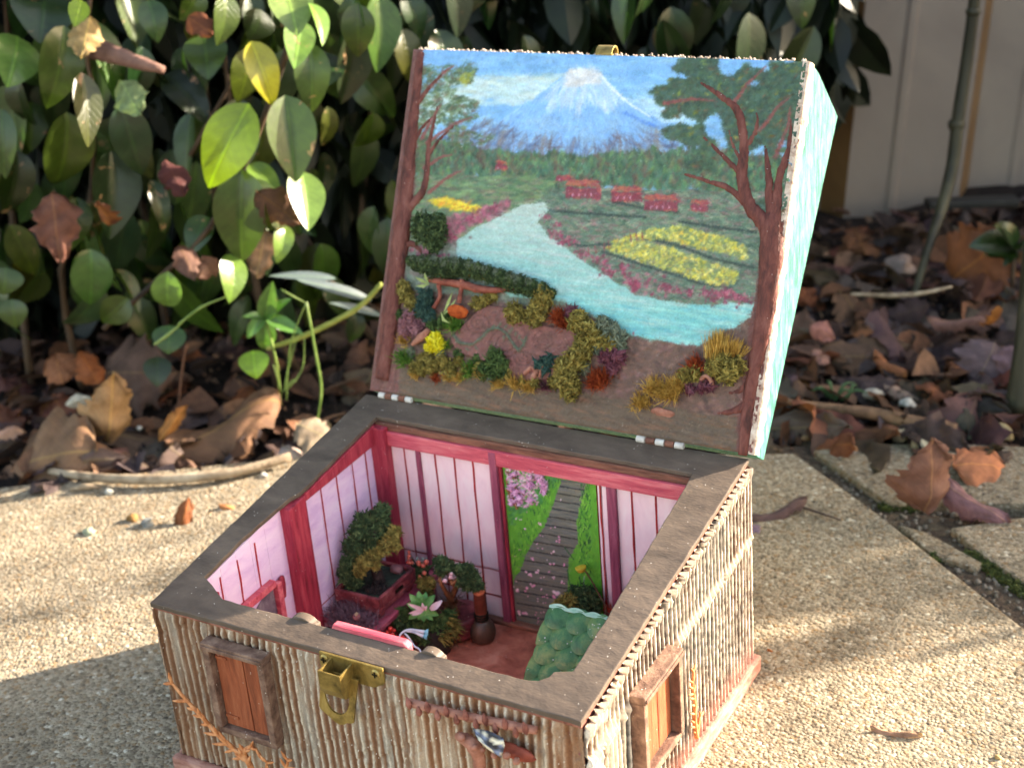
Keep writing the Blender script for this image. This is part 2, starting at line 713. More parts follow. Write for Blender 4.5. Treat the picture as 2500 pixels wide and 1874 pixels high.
m = MB()
m.add([(-40, -40, -.022), (40, -40, -.022), (40, 40, -.022), (-40, 40, -.022)], [(0, 1, 2, 3)])
g_ = m.build('ground', SOIL, None, False)
g_['kind'] = 'structure'

# soil bed between the paving and the fence, gently heaped
ne1, ne2 = 300, 110
ee1 = np.linspace(-1.5, 1.5, ne1); ee2 = np.linspace(.86, 1.75, ne2)
A, B = np.meshgrid(ee1, ee2)
hz = -.014 + .02 * np.clip((B - .98) / .4, 0, 1) + .010 * (nz(ne1, ne2, 30, 21) - .5) * 2 * np.clip((B - .93) / .1, .2, 1)
P = CAM[None, None, :] + A[..., None] * E1 + B[..., None] * E2
P[..., 2] = hz
bed = sheet_mesh('soil_bed', P, SOIL, None)
bed['kind'] = 'structure'


def bed_z(e1, e2):
    i = int(np.clip((e1 + 1.5) / 3 * (ne1 - 1), 0, ne1 - 1)); j = int(np.clip((e2 - .86) / .89 * (ne2 - 1), 0, ne2 - 1))
    return max(float(hz[j, i]), -.02)


def to_cg(p):
    q = np.asarray(p) - CAM
    return float(q @ E1), float(q @ E2)


def ground_at(p):
    e1, e2 = to_cg(p)
    return bed_z(e1, e2) if e2 > 1.0 else 0.0


CONC = concrete('exposed aggregate concrete')
CONC2 = concrete('weathered concrete', .82, .7)
patio = bpy.data.objects.new('patio', None)
COL.objects.link(patio)
patio['kind'] = 'structure'
ORG[patio.name] = np.zeros(3)
a = S17.z(265, 200); b = S17.z(650, 480); c = S17.z(1328, 1010)
ext = c + (c - b) / np.linalg.norm(c - b) * 3
left0 = SF.z(0, 1052); left1 = SF.z(640, 985)
lext = left0 + (left0 - left1) / np.linalg.norm(left0 - left1) * 3
back = [cg(3, -3), cg(-4, -3)]


def slab(pts, mat, top=0.0, th=.03, bev=.002):
    p = [np.array([q[0], q[1], top - th]) for q in pts]
    return MB().prism(p, (0, 0, th), bev).build('paving_slab', mat, patio, False)


slab([lext, left0, left1, a, b, c, ext] + back, CONC)
# the slabs on the far side of the joint
s1 = [S17.z(352, 190), S17.z(700, 160), S17.z(1100, 165), S17.z(2300, 215), S17.z(2500, 430), S17.z(1000, 440), S17.z(700, 432)]
slab(s1, CONC2, .001)
s2 = [S17.z(742, 520), S17.z(880, 560), S17.z(1140, 700), S17.z(1110, 728), S17.z(900, 660)]
slab(s2, CONC2, -.001)
s3 = [S17.z(985, 545), S17.z(1500, 470), S17.z(2700, 460), S17.z(2900, 1100), S17.z(2100, 1270), S17.z(1500, 905), S17.z(1150, 680)]
slab(s3, CONC2, 0.0)

# gravelly fill in the joint with moss along the far slab
gm = MB()
for _ in range(520):
    q = S17.z(random.uniform(380, 1400), 0 + random.uniform(0, 1), 0)
    t_ = random.random()
    base = S17.z(330 + 1000 * t_, 225 + 790 * t_ - 25 * random.random())
    off = E1 * random.uniform(.0, .05 + .02 * t_)
    p = base + off
    p[2] = -.005 + random.uniform(-.0015, .0005)
    gm.ball(p, random.uniform(.0008, .0026), 1, .3)
jp = [S17.z(180, 150), S17.z(360, 130), S17.z(720, 430), S17.z(1000, 470), S17.z(2600, 440), S17.z(2900, 1150), S17.z(2300, 1700), S17.z(1328, 1020), S17.z(640, 490)]
jo = MB().prism([np.array([q[0], q[1], -.018]) for q in jp], (0, 0, .0125)).build('joint_soil', paint('brown joint soil', [(50, 40, 32), (78, 62, 50), (104, 88, 70)], 120, rough=.95, bump=.003, bscale=260), patio, False)
o = gm.build('joint_gravel', paint('joint gravel', [(60, 50, 44), (110, 98, 86), (150, 140, 128)], 300, bump=.0004), None)
o['kind'] = 'stuff'
tag(o, 'loose dark gravel filling the joint between the paving slabs', 'gravel')
mm = []
for x, y in [(1090, 650), (1120, 668), (1160, 700), (1205, 735), (1250, 765), (1300, 800), (1340, 825), (910, 665), (690, 428), (740, 420), (800, 430)]:
    p = S17.z(x, y); p[2] = -.004
    mm.append((p, (.006, .005, .003)))
o = moss(mm, .0012, 120, 3).build('joint_moss', paint('joint moss', [(36, 42, 18), (62, 70, 30), (88, 94, 46)], 200, rough=.95), None)
o['kind'] = 'stuff'
tag(o, 'green moss growing along the edge of the far paving slab', 'moss')

# ---------------------------------------------------------------- fence of folded steel sheet
FENCE_E2 = 1.49
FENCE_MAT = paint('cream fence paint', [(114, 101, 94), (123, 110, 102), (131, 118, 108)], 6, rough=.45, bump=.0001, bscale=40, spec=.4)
FOLD_MAT = paint('bounce tan fence fold', [(98, 70, 44), (116, 86, 56), (126, 96, 66)], 6, rough=.5, bump=.0001, bscale=40)  # tan stands in for warm light reflected by the slanted folds
fence = thing('sheet_metal_fence', 'pale folded sheet metal fence standing in shade behind the leaf litter', 'fence', cg(.4, FENCE_E2, 0))
LEAN = .085


def fpt(e1, d, z):
    p = cg(e1 + LEAN * z, FENCE_E2 + .12 * (e1 - .4) + d, z)
    return p


edges = []
x = .352 - 8 * .1495
first = True
FH = .58
for i in range(18):
    # one pan and the fold after it
    x0, x1 = x + .02, x + .1495
    d0 = 0.0
    m = MB()
    q = []
    th = .0035
    dd = .03 if i % 2 else 0.0
    de = 0.0 if i % 2 else .03
    prof = [(x0, dd), (x0 + .045, dd), (x0 + .049, dd - .003), (x0 + .055, dd - .003), (x0 + .059, dd), (x1, dd)]
    V, F = [], []
    for (ex, dz) in prof:
        for z in (-.02, FH):
            V.append(fpt(ex, dz, z)); V.append(fpt(ex, dz + th, z))
    for k in range(len(prof) - 1):
        o4 = k * 4
        F += [(o4, o4 + 4, o4 + 6, o4 + 2), (o4 + 1, o4 + 3, o4 + 7, o4 + 5), (o4 + 2, o4 + 6, o4 + 7, o4 + 3)]
    m.add(V, F)
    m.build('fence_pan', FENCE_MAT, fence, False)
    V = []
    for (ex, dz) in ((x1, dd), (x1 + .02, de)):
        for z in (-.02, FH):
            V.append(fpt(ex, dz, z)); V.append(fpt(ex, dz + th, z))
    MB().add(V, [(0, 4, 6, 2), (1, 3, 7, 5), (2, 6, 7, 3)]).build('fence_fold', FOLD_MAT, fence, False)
    x += .1495
top = MB()
pa, pb = fpt(-1.2, -.012, FH), fpt(2.0, -.012, FH)
ax = (pb - pa)
top.prism([pa, pa + E2 * .06, pa + E2 * .06 + np.array([0, 0, .04]), pa + np.array([0, 0, .04])], ax, .003)
top.build('top_rail', FENCE_MAT, fence, False)

# ================================================================ THE BOX
RIM = paint('brushed umber paint', [(72, 59, 50), (92, 77, 66), (108, 91, 78)], 26, (1, 1.8, 1.8), rough=.58, bump=.0006, bscale=80, specks=.1, spec=.45)
CRIMSON = paint('crimson timber paint', [(124, 30, 44), (162, 46, 64), (184, 70, 80)], 60, (5, 5, .6), rough=.6, bump=.0004, specks=.06)
PLUM = paint('plum timber paint', [(120, 48, 70), (150, 70, 92), (170, 92, 108)], 60, (5, 5, .6), rough=.6, bump=.0004, specks=.06)
ROSE = paint('rose timber paint', [(176, 62, 80), (206, 88, 100), (222, 120, 124)], 60, (.6, 5, 5), rough=.6, bump=.0004, specks=.06)
RUSTB = paint('worn brown timber paint', [(86, 52, 42), (124, 78, 62), (150, 98, 78)], 70, (.8, 5, 5), rough=.65, bump=.0006, specks=.08)
LINE = paint('red line paint', [(150, 24, 26), (178, 40, 36)], 100, rough=.6)
PALE = paint('pale pink board', [(232, 190, 198), (242, 206, 210), (244, 218, 218)], 40, (2, 2, .7), rough=.75, bump=.0002, specks=.04)
LILAC = paint('lilac board', [(210, 172, 208), (224, 190, 218), (230, 202, 222)], 40, (.7, 1, 3), rough=.75, bump=.0003, specks=.03)
CARD = paint('inner card', [(120, 70, 70), (140, 84, 80)], 60, rough=.85)
FLOORM = paint('red brown floor wash', [(140, 72, 56), (182, 102, 82), (204, 132, 110)], 60, (1, 1, 1), rough=.6, bump=.0005, specks=.06)

box = thing('diorama_box', 'open wooden diorama box with corrugated sides and a painted lid, standing on the patio', 'box', (W / 2, D / 2, 0))


def rz(x, y, d=0.0):
    return np.array([x, y, rim_z(y) + d])


# --- rim: one flat frame, its inner edge stepped as in the photograph
inner = [(.0150, .0265), (.0240, .0222), (.0365, .0146), (.2150, .0150), (.2200, .0165), (.2238, .0203), (.2243, .0241), (.2322, .0269), (.2315, .0661), (.2262, .1835), (.0207, .1840), (.0207, .1045), (.0178, .0985), (.0146, .0600)]
outer = [(0, 0), (W, 0), (W, D), (0, D)]
bm = bmesh.new()


def ring(pts, n):
    out = []
    for (x0, y0), (x1, y1) in zip(pts, pts[1:] + pts[:1]):
        k = max(1, int(math.hypot(x1 - x0, y1 - y0) / n))
        for i in range(k):
            t = i / k
            j = random.uniform(-.00025, .00025)
            out.append(bm.verts.new(rz(x0 + (x1 - x0) * t + j, y0 + (y1 - y0) * t + j, random.uniform(-.0001, .0001))))
    return out


ov, iv = ring(outer, .006), ring(inner, .005)
ed = [bm.edges.new((a_, b_)) for lst in (ov, iv) for a_, b_ in zip(lst, lst[1:] + lst[:1])]
bmesh.ops.triangle_fill(bm, use_beauty=True, edges=ed)
r = bmesh.ops.extrude_face_region(bm, geom=bm.faces[:])
bmesh.ops.translate(bm, verts=[g for g in r['geom'] if isinstance(g, bmesh.types.BMVert)], vec=(0, 0, -.0028))
bmesh.ops.recalc_face_normals(bm, faces=bm.faces[:])
sharp = [q for q in bm.edges if len(q.link_faces) == 2 and q.calc_face_angle() > .6]
bmesh.ops.bevel(bm, geom=sharp, offset=.0005, segments=2, affect='EDGES', profile=.6)
bm.verts.index_update()
MB().add([np.array(q.co) for q in bm.verts], [[q.index for q in f.verts] for f in bm.faces]).build('rim', RIM, box, False)
bm.free()
EDGE = paint('reddish rim edge', [(104, 58, 48), (140, 84, 70), (160, 108, 92)], 160, rough=.7, bump=.0006, specks=.08)
MB().box((.0006, .0006, H - .0042), (W - .0006, .006, H - .0029), .0003).build('rim_edge', EDGE, box, False)
MB().prism([(W - .006, .0062, rim_z(.006) - .0042), (W - .006, D - .0008, rim_z(D) - .0042), (W - .006, D - .0008, rim_z(D) - .0030), (W - .006, .0062, rim_z(.006) - .0030)], (.0054, 0, 0), .0003).build('rim_edge', EDGE, box, False)


# --- corrugated card cladding, dry brushed; side colour also holds sunlit crests, shaded valleys
def cladding(name, nx, ny, place, length, seed, style):
    u = np.linspace(0, 1, nx)[None, :] * np.ones((ny, 1)); v = np.linspace(0, 1, ny)[:, None] * np.ones((1, nx))
    wob = (nz(nx, ny, 12, seed, 4, 1, .8) - .5) * .62
    ph = u * length / .0047 + wob
    cr = (.5 + .5 * np.cos(2 * np.pi * ph))
    rough = nz(nx, ny, 160, seed + 1, 3, 1, 1)
    streak = nz(nx, ny, 60, seed + 2, 4, 1, .12)
    patch = nz(nx, ny, 9, seed + 3, 4, 1, .8)
    tear = nz(nx, ny, 26, seed + 4, 4, 1, 1.3)
    if style == 'front':
        fray = nz(nx, ny, 90, seed + 7, 3, 1, 1.4)
        amp = .55 + .9 * nz(nx, ny, 16, seed + 9, 3, 1, .7)
        h = .0009 * cr ** 1.5 * amp + .0008 * (rough - .5) + .0008 * (fray - .5) - .0006 * (tear > .60)
        lip = np.clip((v - .91) / .04, 0, 1) * np.clip((.985 - v) / .02, 0, 1)
        h += lip * .0005 * (np.cos(2 * np.pi * ph) + .5)
        beige = np.array((180, 158, 138)) / 255.; grey = np.array((160, 150, 138)) / 255.; rust = np.array((134, 88, 60)) / 255.; dark = np.array((92, 66, 52)) / 255.
        c = beige * np.ones((ny, nx, 1))
        f = np.clip((patch - .42) * 5, 0, 1)[..., None]; c = c * (1 - f) + grey * f
        f = np.clip((streak - .32) * 5, 0, 1)[..., None] * np.clip(1.15 - cr, 0, 1)[..., None]; c = c * (1 - f) + rust * f
        f = (np.clip((cr - .72) * 3.5, 0, 1) * np.clip((rough + fray - .72) * 3, 0, .85))[..., None]; c = c * (1 - f) + np.array((212, 200, 184)) / 255. * f
        f = (np.clip(.42 - cr, 0, 1) * 1.3 * np.clip((streak + patch - .85) * 3, 0, 1))[..., None]; c = c * (1 - f) + dark * f
        f = np.clip((u - .93) * 14, 0, .6)[..., None]; c = c * (1 - f) + rust * f
        f = np.clip((.3 - u) * 2.2 * streak, 0, .5)[..., None]; c = c * (1 - f) + rust * .85 * f
    else:
        h = .0036 * cr ** 3.0 + .0004 * (rough - .5)
        cream = np.array((226, 210, 192)) / 255.; brown = np.array((74, 50, 38)) / 255.; grey = np.array((88, 84, 80)) / 255.; pink = np.array((196, 150, 136)) / 255.
        c = brown * np.ones((ny, nx, 1))
        f = np.clip((patch - .4) * 5, 0, 1)[..., None]; c = c * (1 - f) + grey * f
        rag = cr + .22 * (rough - .5)
        near = np.clip((.22 - u) * 6, 0, 1) * np.clip((tear - .36) * 8, 0, 1)
        f = np.clip(np.clip((rag - .84) * 7, 0, 1) + near, 0, 1)[..., None]; c = c * (1 - f) + cream * f
        h += near * .0012
        zz = v * (rim_z(u * D) - .012) + .008
        seam = np.exp(-((zz - .085 + .004 * (patch - .5) - .004 * u) / .0022) ** 2) * (tear > .42)
        h += seam * .0014
        f = np.clip(seam * 1.3, 0, 1)[..., None]; c = c * (1 - f) + cream * f
        lip = np.clip((v - .945) / .03, 0, 1) * (rough > .40)
        h += lip * .0010
        f = lip[..., None]; c = c * (1 - f) + cream * f
        f = np.clip((.16 - v) * 9, 0, 1)[..., None] * .8; c = c * (1 - f) + pink * f
    if style == 'front':
        c = c * np.array((.98, .965, .95))
    sp = np.random.default_rng(seed).random((ny, nx)) < .002
    c[sp] = np.array((235, 228, 218)) / 255.
    P = place(u, v, h)
    return sheet_mesh(name, P, colattr('dry brushed card', .85, .0003, 1400, .25), box, lin_np(np.clip(c, 0, 1)))


ZB = .008
cladding('corrugated_front', 700, 150, lambda u, v, h: np.stack([u * W, .0012 - h, ZB + v * (H - .0040 - ZB)], -1), W, 31, 'front')
cladding('corrugated_side', 600, 150, lambda u, v, h: np.stack([W - .0014 + h, u * D, ZB + v * (rim_z(u * D) - .0040 - ZB)], -1), D, 41, 'side')
cladding('corrugated_side', 260, 60, lambda u, v, h: np.stack([.0014 - h, (1 - u) * D, ZB + v * (rim_z((1 - u) * D) - .0040 - ZB)], -1), D, 51, 'front')
cladding('corrugated_back', 260, 60, lambda u, v, h: np.stack([(1 - u) * W, D - .0014 + h, ZB + v * (rim_z(D) - .0040 - ZB)], -1), W, 61, 'front')

# --- wall cores and inner boards
TW = .0034
back_wall = MB().box((.012, .1855, .004), (.238, D - .002, rim_z(.19) - TW), .0005).build('back_wall', LINE, box, False)
left_wall = MB().prism([(.002, .002, .004), (.002, D - .002, .004), (.002, D - .002, rim_z(D) - TW), (.002, .002, rim_z(0) - TW)], (.0106, 0, 0)).build('left_wall', LINE, box, False)
right_wall = MB().prism([(.2330, .002, .004), (.2330, D - .002, .004), (.2330, D - .002, rim_z(D) - TW), (.2330, .002, rim_z(0) - TW)], (.0148, 0, 0)).build('right_wall', CARD, box, False)
front_wall = MB().box((.018, .003, .004), (.232, .0135, H - TW), .0005).build('front_wall', CRIMSON, box, False)
for k in range(14):  # unseen pale boards added to bounce sunlight onto the back wall
    MB().box((.0185 + k * .0153, .0136, .0084), (.0335 + k * .0153, .0146, H - TW - .001), .0002).build('wall_board', PALE, front_wall, False)
MB().box((.016, .0135, .003), (.235, .187, .0075), .0004).build('floor_board', FLOORM, box, False)
for k, (y0, y1) in enumerate([(.0148, .045), (.0453, .081), (.0812, .118), (.1182, .151), (.1512, .1855)]):
    MB().box((.0185, y0, .0070), (.2325, y1, .0082 + .0001 * (k % 2)), .0003).build('floor_plank', FLOORM, box, False)


def bw(x, y):                      # back wall, S3 units -> (x, z)
    p = S3.y(x, y, .184)
    return p[0], p[2]


# pale boards on the back wall, red gaps between them
gap = .00008
ZT, ZM, ZL, Z0 = .1255, .0448, .0262, .0085


def board(xa, xb, z0, z1, y=.1850, d=.0012, mat=PALE, par=None, wav=.0004):
    n = 9
    V = []
    for i in range(n):
        t = i / (n - 1)
        z = z0 + (z1 - z0) * t
        V.append((xa + random.uniform(-wav, wav), z, xb + random.uniform(-wav, wav)))
    poly = [np.array([a_, y, z]) for a_, z, _ in V] + [np.array([b_, y, z]) for _, z, b_ in V[::-1]]
    return MB().prism(poly, (0, -d, 0)).build('wall_board', mat, par or back_wall, False)


lines = [.0185, .0385, .0478, .0605, .0738, .0865, .1010]
for i in range(len(lines) - 1):
    for z0, z1 in ((Z0, ZL - .0004), (ZL + .0004, ZM - .0004), (ZM + .0004, ZT)):
        board(lines[i] + gap, lines[i + 1] - gap, z0, z1)
# narrow cream board right of the doorway and the boards beyond
for xa, xb in ((.1678, .1698), (.1706, .1742), (.1800, .1885), (.1897, .2030), (.2042, .2170), (.2182, .2325)):
    board(xa, xb, Z0, ZT, mat=PALE, wav=.0002)


def post(x0, x1, y0, y1, z0, z1, mat, par=None, name='wall_post', bev=.0006):
    return MB().box((x0, y0, z0), (x1, y1, z1), bev).build(name, mat, par or box, False)




def redline(pts, conv, w=.00055, d=.0003, par=None):
    """Hand painted red line standing a hair proud of the boards."""
    P3 = []
    for (a0, b0), (a1, b1) in zip(pts[:-1], pts[1:]):
        for t in np.linspace(0, 1, 9)[:-1]:
            P3.append((a0 + (a1 - a0) * t, b0 + (b1 - b0) * t))
    P3.append(pts[-1])
    dx, dz = pts[-1][0] - pts[0][0], pts[-1][1] - pts[0][1]
    L_ = math.hypot(dx, dz)
    sx, sz = -dz / L_, dx / L_
    A_, B_ = [], []
    for a_, b_ in P3:
        j = random.gauss(0, .00022); ww = w * random.uniform(.8, 1.3)
        A_.append(conv(a_ + sx * (j - ww), b_ + sz * (j - ww))); B_.append(conv(a_ + sx * (j + ww), b_ + sz * (j + ww)))
    n_ = len(A_)
    return MB().add(A_ + B_, [(i, i + 1, n_ + i + 1, n_ + i) for i in range(n_ - 1)]).build('red_line', LINE, par, False)


bk = lambda a_, b_: np.array([a_, .18355, b_])
for x0, x1 in ((.0386, .0378), (.0606, .0600), (.0739, .0734), (.0867, .0862), (.1698, .1690), (.1892, .1886), (.2036, .2030)):
    redline([(x1, Z0), (x0, ZT)], bk, par=back_wall)
redline([(.0290, ZM), (.1000, ZM - .0006)], bk, .0004, par=back_wall)
redline([(.0290, ZL), (.1000, ZL - .0004)], bk, .0004, par=back_wall)
post(.0470, .0502, .1822, .1852, Z0, .1262, PLUM, back_wall)
post(.0998, .1046, .1800, .1852, Z0, .1262, PLUM, back_wall)
post(.1046, .1066, .1822, .1860, Z0, .1262, CRIMSON, back_wall)
post(.1742, .1800, .1815, .1852, Z0, .1262, PLUM, back_wall)
post(.0180, .0292, .1770, .1852, Z0, .1300, CRIMSON, back_wall)
# beam under the rear rim: rose below, worn brown above
MB().box((.0190, .1805, .1178), (.2290, .1853, .1272), .0006).build('top_beam', ROSE, box, False)
MB().box((.0200, .1822, .1274), (.2280, .1853, rim_z(.184) - .0030), .0005).build('top_beam', RUSTB, box, False)
# door sill and skirting
MB().box((.0300, .1795, .0083), (.2300, .1848, .0112), .0006).build('skirting_board', RUSTB, box, False)

# left wall: lilac boards, posts, beam
cutsL = [.0260, .0385, .0515, .0640, .0770, .0922]
for i in range(len(cutsL) - 1):
    ya, yb = cutsL[i] + gap, cutsL[i + 1] - gap
    ztop = lambda y: rim_z(y) - .0031
    MB().prism([(.0127, ya, Z0), (.0127, yb, Z0), (.0127, yb, ztop(yb)), (.0127, ya, ztop(ya))], (.0023, 0, 0)).build('wall_board', LILAC, left_wall, False)
cutsL = [.1085, .1230, .1395, .1545, .1690, .1830]
for i in range(len(cutsL) - 1):
    ya, yb = cutsL[i] + gap, cutsL[i + 1] - gap
    MB().prism([(.0127, ya, Z0), (.0127, yb, Z0), (.0127, yb, rim_z(yb) - .0034), (.0127, ya, rim_z(ya) - .0034)], (.0063, 0, 0)).build('wall_board', LILAC, left_wall, False)
MB().prism([(.0128, .0920, Z0), (.0128, .1075, Z0), (.0128, .1075, rim_z(.107) - .0035), (.0128, .0920, rim_z(.092) - .0032)], (.0092, 0, 0), .0008).build('wall_post', CRIMSON, left_wall, False)
MB().prism([(.0160, .1075, rim_z(.107) - .0075), (.0160, .1800, rim_z(.18) - .0155), (.0160, .1800, rim_z(.18) - .0031), (.0160, .1075, rim_z(.107) - .0031)], (.0057, 0, 0), .0006).build('top_beam', CRIMSON, left_wall, False)
MB().prism([(.0128, .0150, Z0), (.0128, .0252, Z0), (.0128, .0252, .105), (.0128, .0150, .103)], (.012, 0, 0), .0006).build('corner_post', CRIMSON, left_wall, False)
lf1 = lambda a_, b_: np.array([.01525, a_, b_])
for y0, y1 in ((.0368, .0362), (.0520, .0512), (.0672, .0666)):
    redline([(y1, Z0), (y0, rim_z(y0) - .008)], lf1, par=left_wall)
lf2 = lambda a_, b_: np.array([.01925, a_, b_])
for y0, y1 in ((.1245, .1240), (.1400, .1396), (.1560, .1556), (.1700, .1698)):
    redline([(y1, Z0), (y0, rim_z(y0) - .009)], lf2, par=left_wall)
redline([(.1080, .0445), (.1800, .0445)], lf2, .0004, par=left_wall)
# little gabled frame on the left wall
fr = [S13.x(490, 1185, .0180), S13.x(700, 1005, .0180), S13.x(735, 1000, .0180), S13.x(780, 1280, .0180)]
ga = MB()
LX0 = .0152


def strip(p, q, w, d, mat, name, par):
    p, q = np.array(p), np.array(q)
    t = (q - p) / np.linalg.norm(q - p)
    s = np.cross(t, [1, 0, 0]); s /= np.linalg.norm(s)
    poly = [p - s * w / 2, q - s * w / 2, q + s * w / 2, p + s * w / 2]
    return MB().prism(poly, (d, 0, 0), .0004).build(name, mat, par, False)


gable = MB().prism([(LX0, fr[0][1] - .002, fr[0][2] - .012), (LX0, fr[1][1], fr[1][2] - .001), (LX0, fr[3][1] - .001, fr[3][2] - .012)], (.0006, 0, 0)).build('picture_panel', paint('smoky mirror', [(86, 70, 84), (120, 104, 112), (150, 140, 142)], 90, rough=.4), box, False)
strip((LX0, *(fr[0][1:] - (fr[1][1:] - fr[0][1:]) * .25)), (LX0, *fr[1][1:]), .0042, .0040, ROSE, 'frame_rail', gable)
strip((LX0, *(fr[2][1:])), (LX0, *(fr[3][1:] + (fr[3][1:] - fr[2][1:]) * .2)), .0042, .0038, ROSE, 'frame_rail', gable)
MB().ball((LX0 + .001, fr[2][1] + .0045, fr[2][2] - .006), (.0012, .0042, .0075), 2, .3).build('crimson_blob', CRIMSON, gable)  # flat crimson blobs on either side of the gabled frame
MB().ball((LX0 + .001, fr[0][1] - .0035, fr[0][2] - .001), (.0012, .004, .003), 2, .3).build('crimson_blob', CRIMSON, gable)

# inside face of the front wall: rose beam, two rounded brackets
MB().prism([(.1045, .0150, .0930), (.1500, .0150, .0930), (.1500, .0150, H + .0022), (.1475, .0150, H + .0042), (.1062, .0150, H + .0042), (.1045, .0150, H + .0010)], (0, .0045, 0), .0008).build('front_beam', ROSE, box, False)
for x0, x1 in ((.0800, .0952), (.1566, .1692)):
    n = 9
    poly = [np.array([x0, .0142, H - .012])] + [np.array([x0 + (x1 - x0) * i / n, .0142, H + .0012 + .0026 * math.sin(math.pi * min(1, i / n * 1.15)) ** .6 if 0 < i < n else H + .0006]) for i in range(n + 1)] + [np.array([x1, .0142, H - .012])]
    MB().prism(poly, (0, .0052, 0), .0005).build('front_bracket', RIM, box, False)

# base moulding
MOULD = paint('pink washed moulding', [(134, 86, 74), (168, 116, 102), (190, 146, 130)], 70, (1, 1, 3), rough=.75, bump=.0008, specks=.08)
MB().box((-.004, -.0045, .0), (W + .0045, .0012, .0105), .0018).build('base_moulding', MOULD, box, False)
MB().box((W - .002, .0016, .0), (W + .0048, D + .0045, .0105), .0018).build('base_moulding', MOULD, box, False)
MB().box((-.0042, .0016, .0), (.002, D + .0045, .0105), .0018).build('base_moulding', MOULD, box, False)
MB().box((.0024, D - .001, .0), (W - .0024, D + .0045, .0105), .0018).build('base_moulding', MOULD, box, False)

# --- shuttered windows
TIMB = paint('grey brown window timber', [(80, 56, 46), (116, 86, 72), (146, 116, 98)], 120, (1, 1, 1), rough=.75, bump=.0006, specks=.1)
SHUT = paint('burnt orange shutter', [(112, 54, 32), (146, 74, 46), (160, 92, 62)], 50, (4, 4, .6), rough=.7, bump=.0004, specks=.07)


def window(conv, x0, x1, z0, z1, dep, fw):
    """conv maps (along, up, out) to the place."""
    def bx(a0, b0, c0, a1, b1, c1, bev=.0005):
        mb = MB().box((a0, c0, b0), (a1, c1, b1), bev)
        mb.v = [tuple(conv(p[0], p[2], p[1])) for p in mb.v]
        return mb
    win = bx(x0 + fw, z0 + fw, .0008, x1 - fw, z1 - fw, .0016).build('window', SHUT, box, False)
    bx(x0, z1 - fw, .0, x1, z1, dep, .0007).build('frame_rail', TIMB, win, False)
    bx(x0 + .001, z0, .0, x1 - .001, z0 + fw * .9, dep * .8, .0007).build('frame_rail', TIMB, win, False)
    bx(x0 + .0003, z0 + fw * .91, .0, x0 + fw, z1 - fw - .0002, dep * .92, .0007).build('frame_stile', TIMB, win, False)
    bx(x1 - fw, z0 + fw * .91, .0, x1 - .0003, z1 - fw - .0002, dep * .92, .0007).build('frame_stile', TIMB, win, False)
    bx(x0 + .0008, z1 - fw * .8, dep - .0002, x1 - .0008, z1 - fw * .3, dep + .0008, .0004).build('frame_bead', TIMB, win, False)
    xm = x0 + (x1 - x0) * .57
    for a0, a1 in ((x0 + fw + .0004, xm - .0003), (xm + .0003, x1 - fw - .0004)):
        sh = bx(a0, z0 + fw + .0002, .0016, a1, z1 - fw - .0004, .0030).build('shutter', SHUT, win, False)
    bx(x0 + fw + .0006, z0 + fw + .005, .003, x0 + fw + .009, z0 + fw + .0068, .0036, .0002).build('hinge_strap', SHUT, win, False)
    bx(x0 + fw + .0006, z1 - fw - .006, .003, x0 + fw + .008, z1 - fw - .0045, .0036, .0002).build('hinge_strap', SHUT, win, False)
    return win


window(lambda a, b, c: np.array([a, -.0004 - c, b]), .0375, .0772, .0415, .0975, .0075, .0044)
window(lambda a, b, c: np.array([W + .0012 + c, a, b]), .0430, .0880, .0405, .0930, .0090, .0042)

# --- brass latch
BRASS = paint('aged brass', [(96, 78, 40), (150, 124, 68), (178, 152, 92)], 90, rough=.40, bump=.0002, metal=.6, spec=.5)
DARKM = paint('dark metal', [(26, 22, 16), (44, 38, 26)], 90, rough=.5, metal=.6)
n = 8
plate = [(.1100, H + .0008), (.1468, H + .0008), (.1472, .1005), (.1462, .0985), (.1440, .0978), (.1425, .0965), (.1400, .0955), (.1150, .0955), (.1128, .0968), (.1108, .0985), (.1098, .1005)]
latch = MB().prism([(x, -.0012, z) for x, z in plate], (0, -.0012, 0), .0004).build('latch', BRASS, box, False)
for x, z in ((.1131, .1046), (.1428, .1042)):
    sc = MB().lathe([(.0026, 0), (.0026, .0006), (.0018, .0012)], (x, -.0022, z), (0, -1, 0), 16).build('screw', BRASS, latch, False)
    MB().box((x - .0015, -.0038, z - .0003), (x + .0015, -.0032, z + .0003)).box((x - .0003, -.0039, z - .0015), (x + .0003, -.0031, z + .0015)).build('screw_slot', DARKM, latch, False)
# hollow keeper: folded strap with open top
k0, k1, kz0, kz1, ky = .1168, .1296, .0905, .1058, -.0132
tq = .0009
keeper = MB()
poly = [(ky, kz1), (ky, .0960), (ky + .0022, .0915), (ky + .0055, kz0), (-.0022, kz0 + .0015)]
inner = [(-.0022, kz0 + .0024), (ky + .0058, kz0 + tq), (ky + .0029, .0922), (ky + tq, .0963), (ky + tq, kz1)]
prof = [(0, y_, z_) for y_, z_ in poly + inner]
keeper.prism([np.array([k0, y_, z_]) for _, y_, z_ in prof], (k1 - k0, 0, 0), .0001)
keeper.build('keeper', BRASS, latch, False)
for xx in (k0 - .0001, k1 - tq + .0001):
    MB().prism([(xx, -.0022, kz1 + .0006), (xx, ky + .0002, kz1 - .0002), (xx, ky + .0002, .0960), (xx, ky + .0024, .0916), (xx, ky + .0056, kz0 + .0002), (xx, -.0022, kz0 + .0017)], (tq, 0, 0), .0001).build('keeper_side', BRASS, latch, False)
